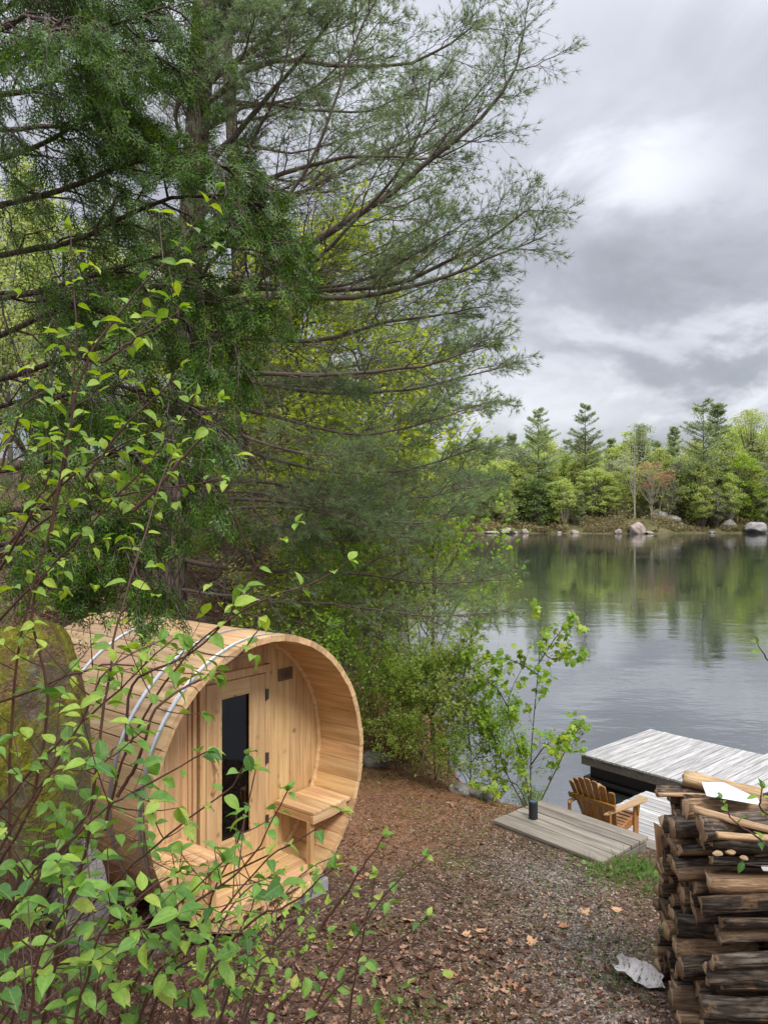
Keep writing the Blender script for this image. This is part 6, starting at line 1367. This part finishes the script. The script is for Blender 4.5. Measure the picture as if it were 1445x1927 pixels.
# ------------------------------------------------------------------ litter, grit, grass
def litter():
    r = R0(101)
    def spread(N, x0, x1, y0, y1, dens=None):
        x = r.uniform(x0, x1, N); y = y0+(y1-y0)*r.rand(N)**1.3
        if dens is not None: k = r.rand(N) < dens(x, y); x, y = x[k], y[k]
        return x, y, ground_z(x, y)
    onplat = lambda x, y: (((x-1.12)*pdu[0]+(y-8.0)*pdu[1] > -.05) & ((x-1.12)*pdu[0]+(y-8.0)*pdu[1] < plen+.05) & ((x-1.12)*pn[0]+(y-8.0)*pn[1] > -.02)) | (((x-1.7) > 0) & (x < 2.7) & (y > 4.2) & (y < 5.05))
    vis = lambda x, y: (x > -.62*y-.4) & (x < .55*y+.3)
    # dead leaves: curled, lobed
    V = np.array([[0, 0, 0], [.2, -.22, .10], [.45, -.16, .02], [.6, -.34, .16], [.78, -.12, .05], [1, 0, .14], [.78, .12, .04], [.62, .32, .18], [.45, .15, .03], [.22, .24, .12], [.5, 0, -.04]]); Fc = np.array([[10, i, (i+1) % 10] for i in range(10)])
    for (N, smin, smax, dfn, y0, y1, nm) in ((26000, .018, .060, lambda x, y: vis(x, y)*(.10+.9*sstep(-.15, .35, fbm(x*1.3, y*1.3, 7, 3)+.18*(y < 5.2)))*np.where(y > 6.6, .5, 1), 3.4, 10.5, 'leaf_litter'), (26000, .04, .09, lambda x, y: vis(x, y)*(poly_sd(x, y, TER) > 0.1), 7.0, 18, 'slope_litter'), (5200, .05, .085, lambda x, y: vis(x, y)*(.2+.8*(x < 1.0)), 3.6, 5.6, 'large_litter')):
        x, y, z = spread(N, -7 if y1 > 12 else -3.8, 3.6, y0, y1, dfn); k = ~onplat(x, y); x, y, z = x[k], y[k], z[k]; P = np.stack([x, y, z+.006], 1)
        D = np.stack([r.randn(len(x)), r.randn(len(x)), r.randn(len(x))*.22], 1); s = smin+(smax-smin)*r.rand(len(x))**2; v, f = inst(V, Fc, P, frames(D, r, (0, 0, 1.6), .55), np.stack([s, s*(.6+.5*r.rand(len(s))), s], 1)); tag(ob('leaf_litter', mesh_np(nm, v, f, [M['dead_leaf']])), kind='stuff')
    x, y, z = spread(120000, -2.4, 3.6, 3.8, 8.6, lambda x, y: vis(x, y)*(poly_sd(x, y, TER) < .3)*(.25+.75*np.exp(-((x-1.2)/.9)**2))); k = ~onplat(x, y); x, y, z = x[k], y[k], z[k]
    s = .005+.012*r.rand(len(x))**2; v, f = inst(QUAD, QF, np.stack([x, y, z+.004], 1), frames(r.randn(len(x), 3)*np.array([1, 1, .3]), r, (0, 0, 1.3), .6), np.stack([s*1.4, s*.7, s], 1)); tag(ob('wood_chips', mesh_np('wood_chips', v, f, [M['chips']])), kind='stuff')
    x, y, z = spread(60000, -2.0, 2.6, 4.5, 10.2, lambda x, y: vis(x, y)*(poly_sd(x, y, TER) < .5)*sstep(5.6, 8.6, y-.9*x+1.2*fbm(x, y, 13, 2))+.04); k = ~onplat(x, y); x, y, z = x[k], y[k], z[k]
    v, f = inst(TRI, TF, np.stack([x, y, z+.004], 1), frames(r.randn(len(x), 3)*np.array([1, 1, .12]), r, (0, 0, 2), .3), np.stack([.05+.05*r.rand(len(x)), np.full(len(x), .003), np.ones(len(x))], 1)); tag(ob('pine_straw', mesh_np('pine_straw', v, f, [M['rust_needle']])), kind='stuff')
    # grass and weeds in patches
    gpts = [(1190, 1640, 6.9, .22, 500, .14), (1150, 1640, 6.9, .12, 120, .08), (830, 1920, 4.35, .25, 260, .05), (940, 1900, 4.4, .2, 160, .05), (1170, 1755, 5.0, .14, 150, .05), (1060, 1690, 5.9, .5, 260, .035), (900, 1620, 6.4, .5, 240, .035), (820, 1530, 7.4, .5, 260, .04), (1000, 1590, 7.0, .5, 260, .035), (700, 1420, 9.3, .3, 140, .07), (1120, 1730, 5.4, .3, 160, .04), (880, 1470, 8.4, .4, 160, .06), (1130, 1520, 8.9, .35, 300, .22), (760, 1880, 4.4, .2, 120, .07), (1240, 1640, 6.6, .25, 220, .09), (1000, 1620, 6.6, .8, 420, .03), (870, 1540, 7.4, .8, 420, .03), (900, 1830, 4.8, .5, 260, .035), (1080, 1660, 6.2, .5, 300, .035), (760, 1500, 7.8, .5, 220, .035), (1120, 1720, 5.4, .3, 240, .04)]
    parts = []
    for (px, py, d, sp_, n, h) in gpts:
        c = at(px, py, d); x = c[0]+r.randn(n)*sp_; y = c[1]+r.randn(n)*sp_; z = ground_z(x, y); k = ~onplat(x, y); x, y, z = x[k], y[k], z[k]; n = len(x); D = np.stack([r.randn(n)*.35, r.randn(n)*.35, np.ones(n)], 1)
        parts.append(inst(np.array([[0, -.5, 0], [.5, -.4, .06], [1, 0, .3], [.5, .4, .06], [0, .5, 0]]), np.array([[0, 1, 2, 3, 4]]), np.stack([x, y, z-.005], 1), frames(D, r), np.stack([h*(.5+.8*r.rand(n)), np.full(n, .0045), h*np.ones(n)], 1)))
        m = n//3; D2 = r.randn(m, 3)*np.array([1, 1, .3])+np.array([0, 0, .3]); s = h*.35*(.5+r.rand(m))+.008; parts.append(inst(np.array([[0, 0, 0], [.45, -.30, .05], [.8, -.15, 0], [1, 0, -.12], [.45, .30, .05]]), np.array([[0, 1, 2, 3, 4]]), np.stack([x[:m], y[:m], z[:m]+h*.2*r.rand(m)], 1), frames(D2, r, (0, 0, 1), .4), np.stack([s]*3, 1)))
    v, f = join(parts); tag(ob('grass', mesh_np('grass', v, f, [M['grass']])), kind='stuff')
    # sticks on the ground
    for i, (a, b, lab) in enumerate(((at(745, 1830, 4.75), at(800, 1790, 4.95), 'thin pale fallen stick on the litter, lower middle'), (at(640, 1730, 5.2), at(820, 1765, 5.0), 'long dark thin stick on the ground right of the barrel'), (at(985, 1575, 7.5), at(960, 1590, 7.3), 'short stick on the path left of the platform'))):
        c = resample([a, (a+b)/2+np.array([.02, .03, 0]), b], 8); c[:, 2] = ground_z(c[:, 0], c[:, 1])+.012; v, q = curve_tubes(c[None], .005, .003, 5); tag(ob('fallen_stick', mesh_np('fallen_stick', v, q, [M['brown_stem'] if i else M['chips']])), lab, 'stick')
    # pale maple leaves lying loose, large enough to pick out
    lm = [mesh_np('fallen_leaf', MAPV*np.array([1, 1, -1.2])+np.array([-.4, 0, 0]), MAPVF, [simple(f'fallen_leaf_{c}', col, .8, 0, 0, 40, .3)]) for c, col in (('tan', (.50, .30, .16)), ('rust', (.36, .17, .09)))]
    spots = [(878, 1762, 0, 'bright tan leaf on the litter, centre bottom'), (848, 1838, 1, 'rust leaf with raised edges on the litter, bottom centre'), (1000, 1775, 0, 'tan leaf at the edge of the grey grit'), (905, 1755, 0, 'pale leaf just right of the bright tan one'), (1100, 1720, 0, 'tan leaf near the birch bark'), (1160, 1715, 0, 'small tan leaf left above the birch bark'), (978, 1868, 1, 'rust leaf at the bottom right of the path'), (905, 1590, 0, 'tan leaf on the path left of the platform'), (768, 1735, 0, 'pale crumpled leaf right of the dogwood shoot'),
             (690, 1650, 0, 'pale leaf near the barrel foot'), (675, 1655, 1, 'small rust leaf beside the pale leaf at the barrel foot'), (1060, 1745, 1, 'rust leaf on the grit below the platform')]
    for i, (px, py, m, lab) in enumerate(spots):
        # find the ground along that line of sight
        dd = np.linspace(3.8, 9, 400); pts = np.array([at(px, py, d) for d in dd]); j = int(np.argmax(pts[:, 2] < ground_z(pts[:, 0], pts[:, 1]))); p = pts[j]
        o = ob('fallen_leaf', lm[m], loc=(p[0], p[1], p[2]+.012), rot=(r.uniform(-.3, .3), r.uniform(-.3, .3), r.uniform(0, 6))); o.scale = (.085,)*3; tag(o, lab, 'leaf', 'loose pale leaves on the ground')
litter()
